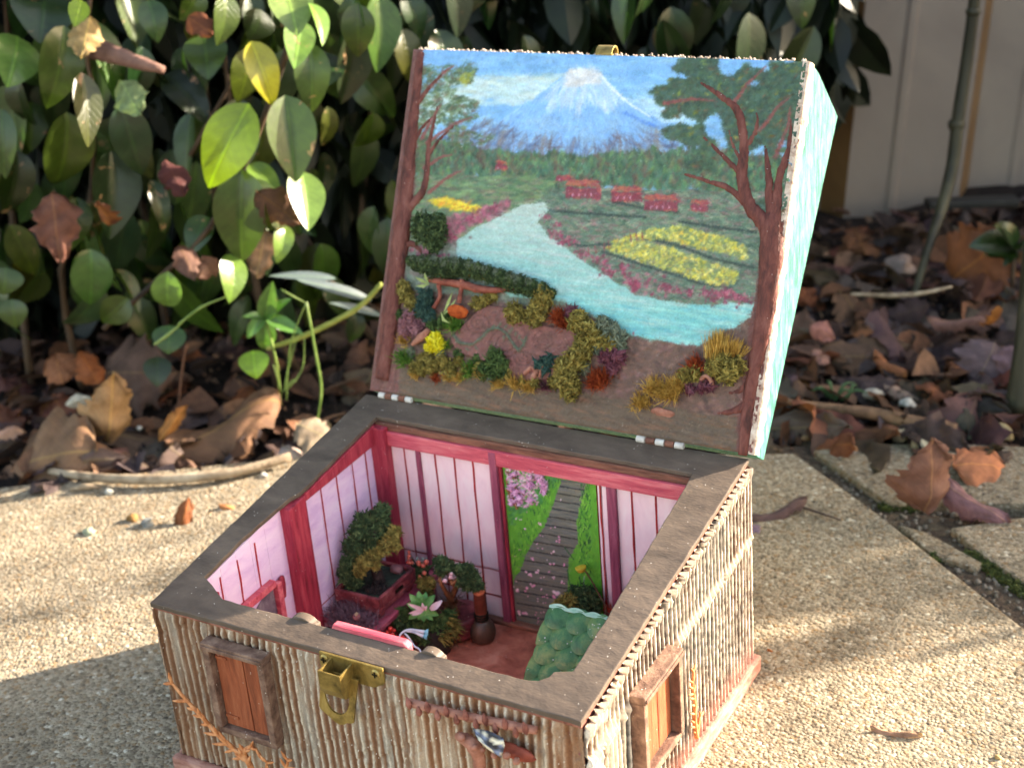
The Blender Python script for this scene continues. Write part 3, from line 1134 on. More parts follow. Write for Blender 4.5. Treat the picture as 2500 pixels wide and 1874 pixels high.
# swinging loop with a round hole
L0 = []
outer = [(.1130, .1005), (.1112, .0905), (.1098, .0800), (.1105, .0785), (.1150, .0762), (.1190, .0738), (.1215, .0730), (.1245, .0738), (.1262, .0752), (.1285, .0755), (.1300, .0762), (.1312, .0850), (.1336, .0995)]
cx, cz, rx_, rz_ = .1208, .0872, .0072, .0088
bm = bmesh.new()
ov = [bm.verts.new((x, 0, z)) for x, z in outer]
iv = [bm.verts.new((cx + rx_ * math.cos(t), 0, cz + rz_ * math.sin(t))) for t in np.linspace(0, 2 * math.pi, 25)[:-1]]
ed = [bm.edges.new((a_, b_)) for lst in (ov, iv) for a_, b_ in zip(lst, lst[1:] + lst[:1])]
bmesh.ops.triangle_fill(bm, use_beauty=True, edges=ed)
r = bmesh.ops.extrude_face_region(bm, geom=bm.faces[:])
bmesh.ops.translate(bm, verts=[g for g in r['geom'] if isinstance(g, bmesh.types.BMVert)], vec=(0, -.0010, 0))
bmesh.ops.recalc_face_normals(bm, faces=bm.faces[:])
bm.verts.index_update()
tilt = lambda p: (p[0], -.0040 + p[1] - (.1005 - p[2]) * .14, p[2])
MB().add([tilt(q.co) for q in bm.verts], [[q.index for q in f.verts] for f in bm.faces]).build('latch_loop', BRASS, latch, False)
bm.free()

# --- thorny rail on the front, with clay branch and a painted shard
CLAY = paint('pink brown clay', [(124, 76, 62), (164, 108, 90), (184, 132, 114)], 120, rough=.75, bump=.0006, specks=.08)
ra, rb = np.array([.1610, -.0030, .0935]), np.array([.2285, -.0030, .0985])
rail = MB().tube([ra, (ra + rb) / 2 + np.array([0, -.0004, -.0004]), rb], .0022, 8, sub=4, jit=.12).build('thorny_rail', CLAY, box)
for i in range(13):
    t = (i + .2) / 13
    p = ra + (rb - ra) * t + np.array([0, -.0022, -.0014 + (.0022 if i % 2 == 0 else -.0012)])
    hh = .0066 if i % 2 == 0 else .0056
    MB().lathe([(.0002, -hh * .5), (.0013, -hh * .2), (.0017, 0), (.0012, hh * .35), (.0001, hh * .75)], p, (random.uniform(-.08, .08), -.15, 1), 8).build('thorn', paint('dark clay thorn', [(96, 50, 42), (134, 78, 66), (160, 104, 92)], 160, rough=.7), rail)
brn = MB().tube([S15.y(800, 780, -.004), S15.y(900, 830, -.006), S15.y(1000, 920, -.006), S15.y(1050, 1060, -.005), S15.y(1080, 1400, -.004)], [.0022, .0030, .0036, .0030, .0030], 9, sub=4, jit=.12).build('clay_branch', CLAY, box)
for x, y, r_ in ((1000, 920, .0016), (1100, 950, .0013), (840, 800, .0020), (1240, 1020, .0016), (1390, 1020, .0018), (1510, 1090, .0018)):
    MB().ball(S15.y(x, y, -.0085), r_, 2, .2).build('clay_knob', CLAY, brn)
MB().ball(S15.y(1500, 980, -.003), (.0100, .0022, .0042), 3, .25, seed=5).build('clay_saucer', paint('red clay', [(120, 52, 40), (160, 78, 62)], 120, rough=.7, bump=.0004), brn)
pts = [S15.y(975, 685, -.005), S15.y(1180, 720, -.010), S15.y(1350, 800, -.008), S15.y(1370, 900, -.009), S15.y(1330, 1050, -.010), S15.y(1180, 960, -.011), S15.y(1040, 830, -.010)]
cen = np.mean(pts, 0) + np.array([0, -.003, 0]); cb = np.mean(pts, 0) + np.array([0, .005, 0])
shard = MB()
V = pts + [cen, cb]
k = len(pts)
shard.add(V, [(i, (i + 1) % k, k) for i in range(k)] + [((i + 1) % k, i, k + 1) for i in range(k)])
bm = bmesh.new(); vs2 = [bm.verts.new(p) for p in shard.v]
for f in shard.f: bm.faces.new([vs2[i] for i in f])
bmesh.ops.subdivide_edges(bm, edges=bm.edges[:], cuts=3, use_grid_fill=True)
bm.verts.index_update()
P_ = np.array([q.co for q in bm.verts]); dn = fbm(P_, 420, 4)
P_ = P_ + np.outer(dn, [0.0003, -.0005, .0003])
shard = MB().add(P_, [[q.index for q in f.verts] for f in bm.faces]); bm.free()
pat = fbm(P_, 260, 9)
sc_ = np.where(pat[:, None] > .25, np.array((228, 218, 196)), np.where(pat[:, None] > -.05, np.array((120, 132, 160)), np.where(pat[:, None] > -.4, np.array((74, 78, 92)), np.array((40, 40, 46)))))
shard.build('painted_shard', colattr('painted shard', .5, .0002, 900, .15), box, True, None, lin_np(sc_ / 255.))


# --- dried sprigs
SPRIG = paint('dried orange sprig', [(168, 96, 54), (204, 130, 82), (222, 158, 112)], 200, rough=.7, bump=.0003)


def sprig(name, label, stems, sheet, conv, r0, leaf):
    first = conv(sheet, *stems[0][-1])
    th = thing(name, label, 'twig', (first[0], first[1], first[2]))
    for st in stems:
        P3 = [conv(sheet, *p) for p in st]
        rr = np.linspace(r0 * .45, r0, len(P3))
        MB().tube(P3, rr, 7, sub=4).build('stem', SPRIG, th)
        tot = 0
        for a_, b_ in zip(P3[:-1], P3[1:]):
            L_ = np.linalg.norm(b_ - a_)
            nn = max(1, int(L_ / (leaf * .62)))
            for i in range(nn):
                p = a_ + (b_ - a_) * (i + random.random() * .5) / nn
                d = -(b_ - a_) / L_
                s_ = np.cross(d, [0, 1, 0] if sheet is S18 else [1, 0, 0])
                s_ /= np.linalg.norm(s_)
                for sg in ((1, -1) if random.random() < .8 else (random.choice((1, -1)),)):
                    q = p + (d * random.uniform(.5, 1.0) + s_ * sg * random.uniform(.4, .9) + np.array([0, -.25, 0])) * leaf * random.uniform(.6, 1.1)
                    MB().tube([p, p * .45 + q * .55 + np.array([0, -.0002, 0]), q], [r0 * .42, r0 * .55, r0 * .12], 6, sub=3).build('leaflet', SPRIG, th)
    return th


f18 = lambda s, x, y: s.y(x, y, -.0080)
sprig('dried_sprig', 'dried orange sprig with fine leaflets leaning on the corrugated front below the shutter', [
    [(235, 845), (330, 960), (450, 1090), (640, 1300), (760, 1420), (900, 1530), (965, 1600), (1010, 1720)],
    [(1045, 1485), (990, 1455), (930, 1480), (925, 1520), (950, 1580)]], S18, f18, .0018, .0078)
sprig('dried_sprig', 'short dried orange sprig at the bottom edge, between the shutter and the latch', [[(1345, 1570), (1330, 1640), (1290, 1720), (1260, 1800)], [(1150, 1590), (1140, 1650), (1190, 1760)]], S18, f18, .0014, .0070)
f19 = lambda s, x, y: s.x(x, y, W + .006)
sprig('dried_sprig', 'small dried orange sprig against the sunlit corrugated right side of the box', [[(990, 905), (985, 1030), (1000, 1160), (1000, 1290), (1015, 1420)], [(1050, 1240), (1030, 1300), (1015, 1400)]], S19, f19, .0014, .0055)

# ================================================================ THE LID
MINT = paint('mint green washed paint', [(16, 66, 58), (46, 112, 98), (78, 142, 128), (132, 174, 160)], 240, (3, 1.2, .30), rough=.7, bump=.0004, spec=.3, contrast=.22)
CREAM = paint('torn cream card edge', [(150, 120, 104), (196, 172, 156), (222, 206, 190)], 240, rough=.9, bump=.0012, bscale=500)
GREYF = paint('brown grey frame paint', [(84, 70, 58), (106, 90, 76), (122, 104, 88)], 70, (1, 4, 4), rough=.7, bump=.0007, specks=.08)


def lp(x, s, n=0.0):
    """Lid coordinates: along the hinge, up the lid, out of the painted face."""
    return LB + LX * x + LU * s + LN * n


prof = [(0, -.0012), (LID_L - .0008, -.0012), (LID_L + .0006, -.006), (LID_L - .0015, -.021), (.1937, -.0660), (-.0035, -.0200)]
lid = MB().prism([lp(0.0006, s_, n_) for s_, n_ in prof], LX * (W - .0012), .0006).build('lid', MINT, box, False)


def lpart(mb, name, mat, smooth=True, kind=None, cols=None):
    return mb.build(name, mat, lid, smooth, kind, cols)


# ragged cream card edges round the painted panel
for x0, s0, x1, s1 in ((W - .0006, .0, W + .0014, LID_L),):
    n_ = 90
    V, F = [], []
    for i in range(n_):
        s_ = s0 + (s1 - s0) * i / (n_ - 1)
        wv = .0012 * math.sin(i * 1.3) * random.random()
        for a_, b_ in ((W - .0030, .0006 + random.random() * .0006), (W + .0002, .0004 + random.random() * .0008), (W + .0012, -.003 + wv), (W + .0004 + random.random() * .0004, -.0085 + wv * 2)):
            V.append(lp(a_, s_, b_))
    for i in range(n_ - 1):
        for j in range(3):
            F.append((i * 4 + j, i * 4 + j + 1, i * 4 + j + 5, i * 4 + j + 4))
    lpart(MB().add(V, F), 'card_edge', CREAM)
fl = MB()
for i in range(420):
    x_ = random.uniform(.001, W - .002)
    p = lp(x_, LID_L + random.uniform(0, .0012), random.uniform(-.0060, -.0008))
    r_ = random.uniform(.0003, .0010)
    fl.ball(p, (r_, r_, r_ * random.uniform(.6, 1.6)), 1, .4)
lpart(fl, 'gritty_edge', CREAM, True, 'stuff')

# ---------------------------------------------------------------- the landscape painted inside the lid
GS = .0005
NX, NY = int(W / GS) + 1, int(LID_L / GS) + 1


def cv1(x, y):
    p = S1.lid(x, y) - LB
    return p[0] / GS, (p @ LU) / GS


cv = Canvas(NX, NY, cv1, .000118 / GS)
cv.col[:] = np.array((126, 176, 220)) / 255
yy = cv.gy / NY
xx = cv.gx / NX
np.random.seed(5)
# sky
top = cv.mask([(100, 20), (2100, 60), (2050, 640), (60, 640)])
cv.fill(top, (134, 182, 224))
cv.dabs(top, 900, 26, [(128, 182, 218), (148, 196, 224), (120, 172, 210), (162, 202, 218)], 5, .03, .15, .5)
cl = cv.mask([(380, 200), (900, 190), (860, 300), (500, 330), (240, 420), (240, 300)], 30)
cv.dabs(cl, 420, 24, [(190, 212, 214), (200, 216, 222), (176, 204, 206), (206, 214, 200)], 6, .05, .2, .55)
cl = cv.mask([(1120, 300), (1500, 330), (1500, 420), (1250, 380)], 30)
cv.dabs(cl, 160, 22, [(190, 212, 222), (170, 204, 226)], 6, .03, .2, .5)
# mountain
mt = cv.mask([(900, 178), (940, 166), (1000, 164), (1040, 185), (1090, 240), (1160, 300), (1260, 365), (1400, 440), (1650, 560), (1650, 640), (380, 640), (430, 480), (600, 385), (740, 300), (840, 225)], 14)
mf = (nz(NX, NY, 14, 55, 4) * .5 + .5)[..., None]
cv.fill(mt, np.clip(np.array((140, 184, 224)) / 255 * (.8 + .3 * mf), 0, 1), .85)
apx = cv1(965, 60)
rad_ang = lambda gx, gy: math.atan2(gy - apx[1], gx - apx[0])
cv.dabs(mt, 1500, 13, [(116, 166, 222), (136, 182, 226), (156, 196, 230), (128, 172, 218), (172, 204, 228)], 9, rad_ang, .16, .38, .00003)
sn = cv.mask([(900, 178), (940, 166), (1000, 164), (1040, 185), (1100, 250), (1170, 310), (1120, 310), (1080, 360), (1000, 320), (940, 380), (890, 330), (820, 350), (800, 290), (850, 225)], 22)
cv.dabs(sn, 520, 13, [(190, 210, 226), (204, 218, 228), (176, 204, 226), (212, 220, 224)], 7, rad_ang, .25, .5, .00005)
cp = cv.mask([(905, 178), (940, 164), (1000, 162), (1040, 188), (1040, 230), (985, 225), (930, 245), (890, 235)], 8)
cv.dabs(cp, 160, 14, [(216, 214, 214), (226, 222, 218), (204, 208, 216)], 3, .2, .5, .6)
cv.stroke([(1040, 190), (1100, 255), (1180, 325), (1270, 380)], [7, 7, 6, 4], (224, 230, 232), .6, .00004)
cv.stroke([(1150, 360), (1260, 415), (1340, 440)], [9, 11, 6], (98, 152, 222), .5)
# scrub at the foot
ft = cv.mask([(330, 430), (560, 410), (700, 450), (1000, 500), (1300, 450), (1650, 540), (1650, 640), (330, 640)], 45)
cv.dabs(cv.mask([(380, 380), (1650, 420), (1650, 600), (380, 600)], 40), 380, 20, [(146, 178, 204), (160, 188, 206), (140, 166, 188)], 5, .0, .3, .3)
cv.dabs(ft, 900, 15, [(118, 118, 138), (132, 124, 136), (104, 110, 136), (142, 132, 126), (96, 126, 168), (120, 104, 112)], 6, rad_ang, .5, .6, .00002)
# forest band
fo = cv.mask([(220, 470), (500, 520), (940, 560), (1400, 520), (1900, 560), (1900, 760), (1300, 700), (800, 700), (480, 640), (220, 700)], 28)
cv.fill(fo, (92, 120, 96), .85)
cv.dabs(fo, 2300, 13, [(70, 112, 84), (104, 146, 104), (58, 92, 76), (120, 150, 96), (112, 88, 80), (84, 130, 108), (128, 112, 92)], 2.5, 1.57, .5, .75, .00004)
# land, left and right
cv.fill(cv.mask([(-50, 700), (2000, 720), (2000, 2100), (-50, 2100)]), (118, 128, 112))
cv.dabs(cv.mask([(100, 900), (500, 900), (800, 1150), (700, 1300), (100, 1300)]), 500, 14, [(150, 122, 124), (128, 132, 116), (160, 176, 170), (140, 150, 140), (124, 104, 100)], 3, 0, .5, .7)
lf = cv.mask([(150, 640), (800, 650), (900, 740), (760, 770), (640, 800), (560, 850), (400, 930), (180, 960), (120, 900)], 10)
cv.fill(lf, (112, 142, 108), .9)
cv.dabs(lf, 1100, 15, [(98, 136, 100), (128, 156, 112), (84, 116, 94), (150, 132, 116), (140, 164, 116), (120, 110, 100)], 5, .1, .2, .7, .00003)
cv.dabs(cv.mask([(270, 750), (340, 745), (510, 785), (500, 810), (300, 775)], 6), 160, 12, [(222, 200, 66), (240, 214, 70), (206, 176, 70), (226, 150, 60)], 3, .05, .4, .9, .00005)
cv.dabs(cv.mask([(360, 830), (450, 810), (560, 780), (660, 745), (600, 820), (500, 860), (400, 900), (350, 910)], 8), 240, 13, [(176, 92, 118), (150, 82, 104), (196, 120, 134), (120, 100, 96)], 2, 0, .8, .8, .00004)
rt = cv.mask([(760, 760), (850, 700), (1900, 720), (1900, 1230), (1500, 1220), (1200, 1180), (1000, 1050), (840, 930), (780, 850)], 8)
cv.fill(rt, (104, 132, 112), .95)
cv.dabs(rt, 4200, 10, [(96, 126, 106), (122, 148, 120), (84, 108, 96), (138, 152, 122), (126, 112, 106), (150, 116, 116), (102, 130, 120), (140, 150, 136), (166, 170, 146), (74, 96, 84), (164, 124, 124)], 5, -.05, .35, .8, .0001)
for pl in ([(800, 800), (1000, 815), (1250, 830)], [(1100, 760), (1230, 790), (1400, 810)], [(1240, 925), (1400, 960), (1560, 1020), (1740, 1060)], [(1050, 985), (1250, 1050), (1500, 1130), (1640, 1150)], [(850, 940), (960, 960), (1090, 950)], [(1400, 850), (1600, 880), (1750, 900)]):
    cv.stroke(pl, 7, (62, 80, 74), .8)
for pg in ([(1080, 945), (1160, 915), (1260, 885), (1400, 868), (1560, 910), (1710, 965), (1700, 1020), (1560, 985), (1430, 950), (1250, 925)], [(1055, 970), (1120, 945), (1250, 940), (1460, 1000), (1670, 1085), (1650, 1130), (1560, 1135), (1330, 1065), (1130, 995)]):
    ym = cv.mask(pg, 8)
    cv.fill(ym, (150, 156, 100), .45)
    cv.dabs(ym, 620, 8, [(222, 206, 84), (232, 218, 120), (196, 186, 84), (166, 170, 92), (216, 180, 84), (130, 144, 98), (120, 140, 100), (240, 230, 150)], 1.8, .4, .8, .85, .00008)
# farm houses
for x0, y0, x1, y1 in ((890, 662, 1045, 752), (1098, 690, 1232, 762), (1240, 728, 1396, 806), (1450, 752, 1530, 808), (575, 574, 628, 622), (846, 640, 912, 668)):
    w_, h_ = x1 - x0, y1 - y0
    cv.fill(cv.mask([(x0, y0 + h_ * .35), (x1, y0 + h_ * .45), (x1, y1), (x0, y1 - h_ * .08)], 4), (148, 66, 82), .85, .0002)
    cv.fill(cv.mask([(x0 + w_ * .08, y0), (x1 - w_ * .1, y0 + h_ * .05), (x1, y0 + h_ * .38), (x0 - w_ * .02, y0 + h_ * .30)], 5), (196, 108, 90), .8, .0003)
    hm = cv.mask([(x0, y0), (x1, y0), (x1, y1), (x0, y1)], 4)
    cv.dabs(hm, int(w_ * .4), 8, [(170, 62, 86), (206, 96, 90), (226, 128, 104), (146, 52, 78), (150, 70, 90)], 2.5, .05, .5, .6, .00005)
    for k in range(max(1, int(w_ / 38))):
        cv.stroke([(x0 + w_ * .2 + k * 28, y0 + h_ * .72), (x0 + w_ * .2 + k * 28, y0 + h_ * .84)], 5, (226, 180, 200), .8)
# river
rv = cv.mask([(640, 800), (700, 775), (790, 762), (812, 800), (765, 850), (800, 900), (880, 960), (980, 1040), (1100, 1110), (1200, 1180), (1330, 1205), (1470, 1222), (1740, 1215), (1730, 1420), (1500, 1420), (1180, 1360), (1000, 1260), (860, 1210), (760, 1200), (640, 1185), (500, 1090), (400, 1010), (400, 930), (480, 880), (570, 840)], 7)
tt = np.clip((cv.gy - cv1(900, 1300)[1]) / (cv1(800, 780)[1] - cv1(900, 1300)[1]), 0, 1)[..., None]
rc = (np.array((120, 186, 184)) * (1 - tt) + np.array((182, 196, 188)) * tt) / 255
cv.fill(rv, rc)
cv.dabs(rv, 900, 15, [(170, 204, 196), (190, 206, 200), (148, 196, 190), (184, 190, 188), (200, 186, 186), (214, 216, 210)], 14, -.02, .05, .4, .00003)
low = cv.mask([(850, 1180), (1000, 1220), (1250, 1230), (1730, 1230), (1730, 1420), (1500, 1420), (1180, 1360)], 10)
cv.dabs(low, 420, 16, [(108, 184, 186), (98, 174, 188), (128, 198, 192), (160, 208, 198)], 12, -.02, .05, .5, .00003)
# blossom along the bank
for x, y, r_ in ((830, 910, 26), (880, 930, 30), (920, 940, 22), (800, 830, 20), (850, 860, 18), (960, 1000, 24), (1040, 1030, 34), (1080, 1075, 30), (1150, 1065, 34), (1185, 1110, 30), (1220, 1130, 44), (1330, 1150, 36), (1390, 1160, 18), (1440, 1168, 24), (1520, 1175, 26), (1560, 1185, 34), (1620, 1180, 40), (1660, 1190, 26), (1700, 1200, 24), (1210, 1390, 30), (1250, 1410, 26), (240, 990, 40), (380, 920, 36), (330, 1010, 30), (450, 840, 26), (570, 790, 24)):
    for k in range(22):
        g = cv1(x + random.gauss(0, r_ * .6), y + random.gauss(0, r_ * .45))
        cv.dab(g[0], g[1], r_ * .32 * cv.k, r_ * .26 * cv.k, random.random() * 3, np.clip(np.array(random.choice([(162, 74, 100), (146, 64, 90), (180, 98, 118), (132, 72, 88), (186, 122, 132), (120, 100, 96)])) / 255 + random.uniform(-.04, .04), 0, 1), .85, .00010)
for x, y in ((1180, 910), (1205, 905), (1232, 900), (1060, 950), (990, 965), (1020, 960), (950, 985), (1080, 940)):
    cv.stroke([(x, y), (x + 4, y + 34)], 4, (150, 80, 84), .8)
# foliage of the two trees
rf = cv.mask([(1300, 110), (2020, 120), (1990, 420), (1930, 700), (1890, 840), (1760, 760), (1600, 640), (1420, 610), (1500, 540), (1300, 450), (1420, 400), (1250, 280), (1300, 240), (1450, 200)], 40)
ho = nz(NX, NY, 9, 77, 3)
rf &= ho > .42
cv.fill(rf, (72, 100, 80), .8)
cv.dabs(rf, 3400, 10, [(62, 92, 74), (78, 110, 84), (54, 82, 70), (90, 122, 92), (70, 100, 88), (86, 108, 78), (84, 84, 70)], 2.0, .2, 1.2, .6, .00014)
cv.dabs(rf, 110, 9, [(150, 156, 60), (130, 84, 60), (168, 150, 70), (150, 92, 66)], 2.5, .3, .7, .7, .00006)
lfo = cv.mask([(180, 90), (500, 130), (470, 210), (360, 240), (520, 330), (430, 420), (560, 470), (330, 560), (200, 640)], 34) & (ho > .42)
cv.dabs(lfo, 1100, 10, [(84, 108, 76), (104, 128, 84), (120, 136, 92), (70, 96, 76), (130, 104, 88)], 3, .2, .6, .7, .00006)
cv.dabs(cv.mask([(430, 180), (480, 170), (450, 230), (400, 230)], 8), 20, 12, [(170, 170, 70)], 2, .2, .5, .8)
for st in ([(230, 300), (340, 180), (390, 150)], [(240, 480), (300, 370), (330, 320)], [(260, 500), (390, 410), (470, 380)], [(250, 610), (330, 560), (380, 550)], [(270, 720), (360, 650), (420, 620)], [(1640, 330), (1700, 240), (1790, 150)], [(1760, 440), (1850, 330), (1900, 290)], [(1830, 560), (1890, 420), (1900, 330)], [(1330, 320), (1450, 300), (1560, 310)]):
    cv.stroke(st, [11, 8, 4], (150, 88, 84), .75, .00008)
# earth in the foreground
ea = cv.mask([(0, 1120), (160, 1150), (420, 1180), (760, 1240), (900, 1260), (1010, 1280), (1150, 1370), (1480, 1410), (1600, 1350), (1800, 1240), (1900, 1200), (1900, 2000), (0, 2000)], 10)
cv.fill(ea, (118, 92, 80))
cv.dabs(ea, 3000, 13, [(122, 90, 80), (104, 78, 68), (142, 106, 94), (92, 70, 62), (130, 92, 92), (156, 116, 104)], 2.5, -.1, .6, .7, .00010)
# clay mound with pressed spirals and a vine
def q9(x, y):
    return ((920 + x * .2895 - 900) / .5427, (520 + y * .2895 - 80) / .5427)


md = cv.mask([q9(*p) for p in [(640, 1060), (760, 930), (860, 830), (960, 780), (1120, 800), (1320, 950), (1560, 960), (1740, 1000), (1800, 1120), (1700, 1280), (1450, 1400), (1200, 1420), (1050, 1280), (860, 1230), (690, 1170)]], 4)
cv.fill(md, (134, 88, 80), 1, .0022)
cv.dabs(md, 420, 12, [(144, 96, 88), (122, 80, 72), (158, 106, 102), (136, 88, 90), (108, 74, 66)], 2, .3, .9, .6, .00012)
for cx_, cy_, rr_ in ((880, 930, 120), (1430, 1080, 100), (1110, 1110, 150), (1260, 1220, 90)):
    pts = [q9(cx_ + rr_ * t * math.cos(t * 17), cy_ + rr_ * t * .85 * math.sin(t * 17)) for t in np.linspace(.08, 1, 46)]
    cv.stroke(pts, 2.6, (100, 66, 60), .7, -.0003, .05)
vine = [(660, 1020), (720, 1100), (830, 1110), (910, 1050), (960, 990), (1040, 970), (1110, 1010), (1160, 1090), (1215, 1165), (1260, 1110), (1285, 1040)]
cv.stroke([q9(*p) for p in vine], 8, (92, 108, 88), .95, .00045, .05)
for i, (x, y) in enumerate([(1000, 960), (1060, 940), (1110, 960), (1160, 980), (1190, 1020), (1220, 1050), (1090, 1050), (1140, 1000), (860, 1140), (780, 1150), (1250, 1080), (700, 1090)]):
    g = cv1(*q9(x, y))
    cv.dab(g[0], g[1], 3.4, 1.5, .7 + .2 * i, np.array((96, 114, 90)) / 255, .9, .0005)
# brown base colour of the trunks, frame strip at the foot
fr_ = cv.mask([(-60, 1540), (60, 1480), (300, 1530), (700, 1580), (1100, 1640), (1800, 1760), (1900, 2100), (-60, 1800)], 10)
cv.fill(fr_, (112, 94, 78))
cv.dabs(fr_, 700, 14, [(108, 90, 74), (122, 102, 86), (96, 80, 68), (150, 102, 76)], 9, -.1, .1, .6, .00004)
le = cv.mask([(170, 60), (250, 60), (225, 420), (200, 760), (150, 1150), (140, 1620), (-20, 1620), (80, 1000)], 8)
cv.fill(le, (128, 84, 78))
cv.dabs(le, 700, 13, [(140, 92, 88), (112, 74, 66), (150, 108, 100), (120, 86, 76)], 7, 1.45, .15, .6, .0001)
ri = cv.mask([(1640, 2000), (1690, 1500), (1740, 1200), (1760, 1000), (1790, 860), (1890, 860), (1880, 1300), (1800, 1900)], 6)
cv.fill(ri, (120, 76, 68))
cv.dabs(ri, 700, 12, [(130, 80, 72), (100, 62, 56), (140, 92, 84)], 7, 1.45, .2, .6, .00012)
# canvas texture and stray flecks
cv.h += (nz(NX, NY, 190, 91, 3) - .5) * .0011
cv.col *= (.93 + .14 * nz(NX, NY, 120, 92, 3))[..., None]
fk = np.random.default_rng(3).random((NY, NX)) < .0022
cv.col[fk] = cv.col[fk] * .4 + .6 * np.array((226, 224, 218)) / 255
# soften: wet paint dragged over its neighbours
jx = np.clip(cv.gx + np.random.default_rng(6).normal(0, 1.6, cv.gx.shape) + cv.w1 * 3, 0, NX - 1).astype(int)
jy = np.clip(cv.gy + np.random.default_rng(7).normal(0, 1.3, cv.gy.shape) + cv.w2 * 3, 0, NY - 1).astype(int)
cv.col = cv.col * .55 + cv.col[jy, jx] * .45
bl_ = (cv.col + np.roll(cv.col, 1, 0) + np.roll(cv.col, -1, 0) + np.roll(cv.col, 1, 1) + np.roll(cv.col, -1, 1)) / 5
cv.col = cv.col * .65 + bl_ * .35
gy_ = cv.col.mean(-1, keepdims=True)
cv.col = np.clip(gy_ + (cv.col - gy_) * .98, 0, 1) * 1.07
edge = np.minimum(np.minimum(cv.gx, NX - 1 - cv.gx), np.minimum(cv.gy, NY - 1 - cv.gy))
cv.h = np.where(edge < 2, -.0008, cv.h)
P = LB + cv.gx[..., None] * GS * LX + cv.gy[..., None] * GS * LU + (cv.h[..., None] + .0006) * LN
sheet_mesh('painted_panel', P, colattr('oil painting', .5, .0007, 900, .16, .5), lid, lin_np(np.clip(cv.col, 0, .96) ** 1.24))

# ---------------------------------------------------------------- clay trees in relief
BARK = paint('maroon clay bark', [(70, 36, 32), (110, 58, 50), (132, 80, 70)], 70, (3, 1, 1), rough=.7, bump=.0012, bscale=260, specks=.06)


def limb(mb, pts, w, sub=5, h=.0004):
    P3 = [S1.lid(x, y, h) for x, y in pts]
    rr = [S1.r(v / 2, P3[0]) for v in w]
    mb.tube(P3, rr, 10, flat=(LN, .62), jit=.13, sub=sub)


tr = MB()
limb(tr, [(1683, 1900), (1702, 1720), (1730, 1540), (1770, 1350), (1796, 1170), (1812, 980), (1815, 860), (1818, 790)], [44, 58, 66, 78, 92, 112, 104, 20])
limb(tr, [(1805, 930), (1775, 850), (1710, 770), (1680, 650), (1690, 520), (1665, 360), (1590, 290), (1495, 225)], [80, 78, 64, 56, 48, 42, 30, 14])
limb(tr, [(1700, 770), (1620, 700), (1530, 670), (1420, 635)], [40, 30, 22, 12])
limb(tr, [(1680, 640), (1610, 570), (1550, 510), (1500, 465)], [30, 22, 18, 10])
limb(tr, [(1690, 520), (1735, 460), (1750, 400), (1745, 360)], [34, 24, 18, 10])
limb(tr, [(1700, 600), (1650, 530), (1620, 440)], [24, 18, 10])
limb(tr, [(1825, 900), (1805, 760), (1800, 640), (1785, 510)], [64, 46, 34, 14])
limb(tr, [(1830, 900), (1838, 760), (1850, 640), (1890, 520), (1900, 390)], [60, 48, 36, 26, 12])
limb(tr, [(1850, 660), (1880, 590), (1935, 480)], [26, 18, 8])
limb(tr, [(1712, 1660), (1650, 1700), (1570, 1710)], [48, 34, 12])
limb(tr, [(1725, 1560), (1670, 1610), (1620, 1620)], [40, 26, 10])
lpart(tr, 'clay_tree', BARK)
tl = MB()
limb(tl, [(60, 1560), (85, 1380), (125, 1080), (160, 800), (185, 560), (210, 320), (235, 90)], [70, 84, 92, 88, 66, 50, 40])
limb(tl, [(165, 800), (235, 730), (262, 640), (270, 520), (290, 420), (310, 330)], [56, 40, 34, 24, 18, 8])
limb(tl, [(262, 560), (320, 480), (395, 410)], [22, 16, 8])
limb(tl, [(195, 520), (240, 430), (300, 370)], [26, 18, 8])
limb(tl, [(215, 330), (280, 240), (350, 170)], [26, 18, 8])
limb(tl, [(140, 960), (200, 950), (240, 990)], [40, 30, 12])
lpart(tl, 'clay_tree', BARK)

# hinges: white knuckles on the rear edge of the rim
HINGE = paint('white painted hinge', [(170, 158, 150), (206, 198, 190), (222, 216, 208)], 200, rough=.6, bump=.0004)
for (x0, x1) in ((.0100, .0345), (.1840, .2130)):
    for k in range(5):
        a_ = x0 + (x1 - x0) * k / 5 + .0002; b_ = x0 + (x1 - x0) * (k + 1) / 5 - .0002
        MB().lathe([(.0012, 0), (.0019, .0002), (.0019, b_ - a_ - .0002), (.0012, b_ - a_)], (a_, D - .0004, rim_z(D) + .0012), (1, 0, 0), 10).build('hinge_knuckle', HINGE if k % 2 == 0 else RUSTB, lid, False)
# brass catch on the free edge of the lid
cp_ = lp(S22.lid(1225, 195)[0] - .003, LID_L + .0005, -.004)
ct = []
for t in np.linspace(0, math.pi, 8):
    ct.append((math.cos(t) * .0048, math.sin(t) * .0060))
poly = [cp_ + LN * a_ + LU * b_ for a_, b_ in ct] + [cp_ + LN * a_ * .8 + LU * b_ * .78 for a_, b_ in ct[::-1]]
MB().prism([p - LX * .0052 for p in poly], LX * .0104, .0003).build('lid_catch', BRASS, lid, False)
MB().box((-.0052, -.0042, -.0006), (.0052, .0042, .0006), .0003, Matrix.Translation(Vector(cp_)) @ Matrix(((1, 0, 0), (0, LN[1], LU[1]), (0, LN[2], LU[2]))).to_4x4()).build('catch_plate', BRASS, lid, False)

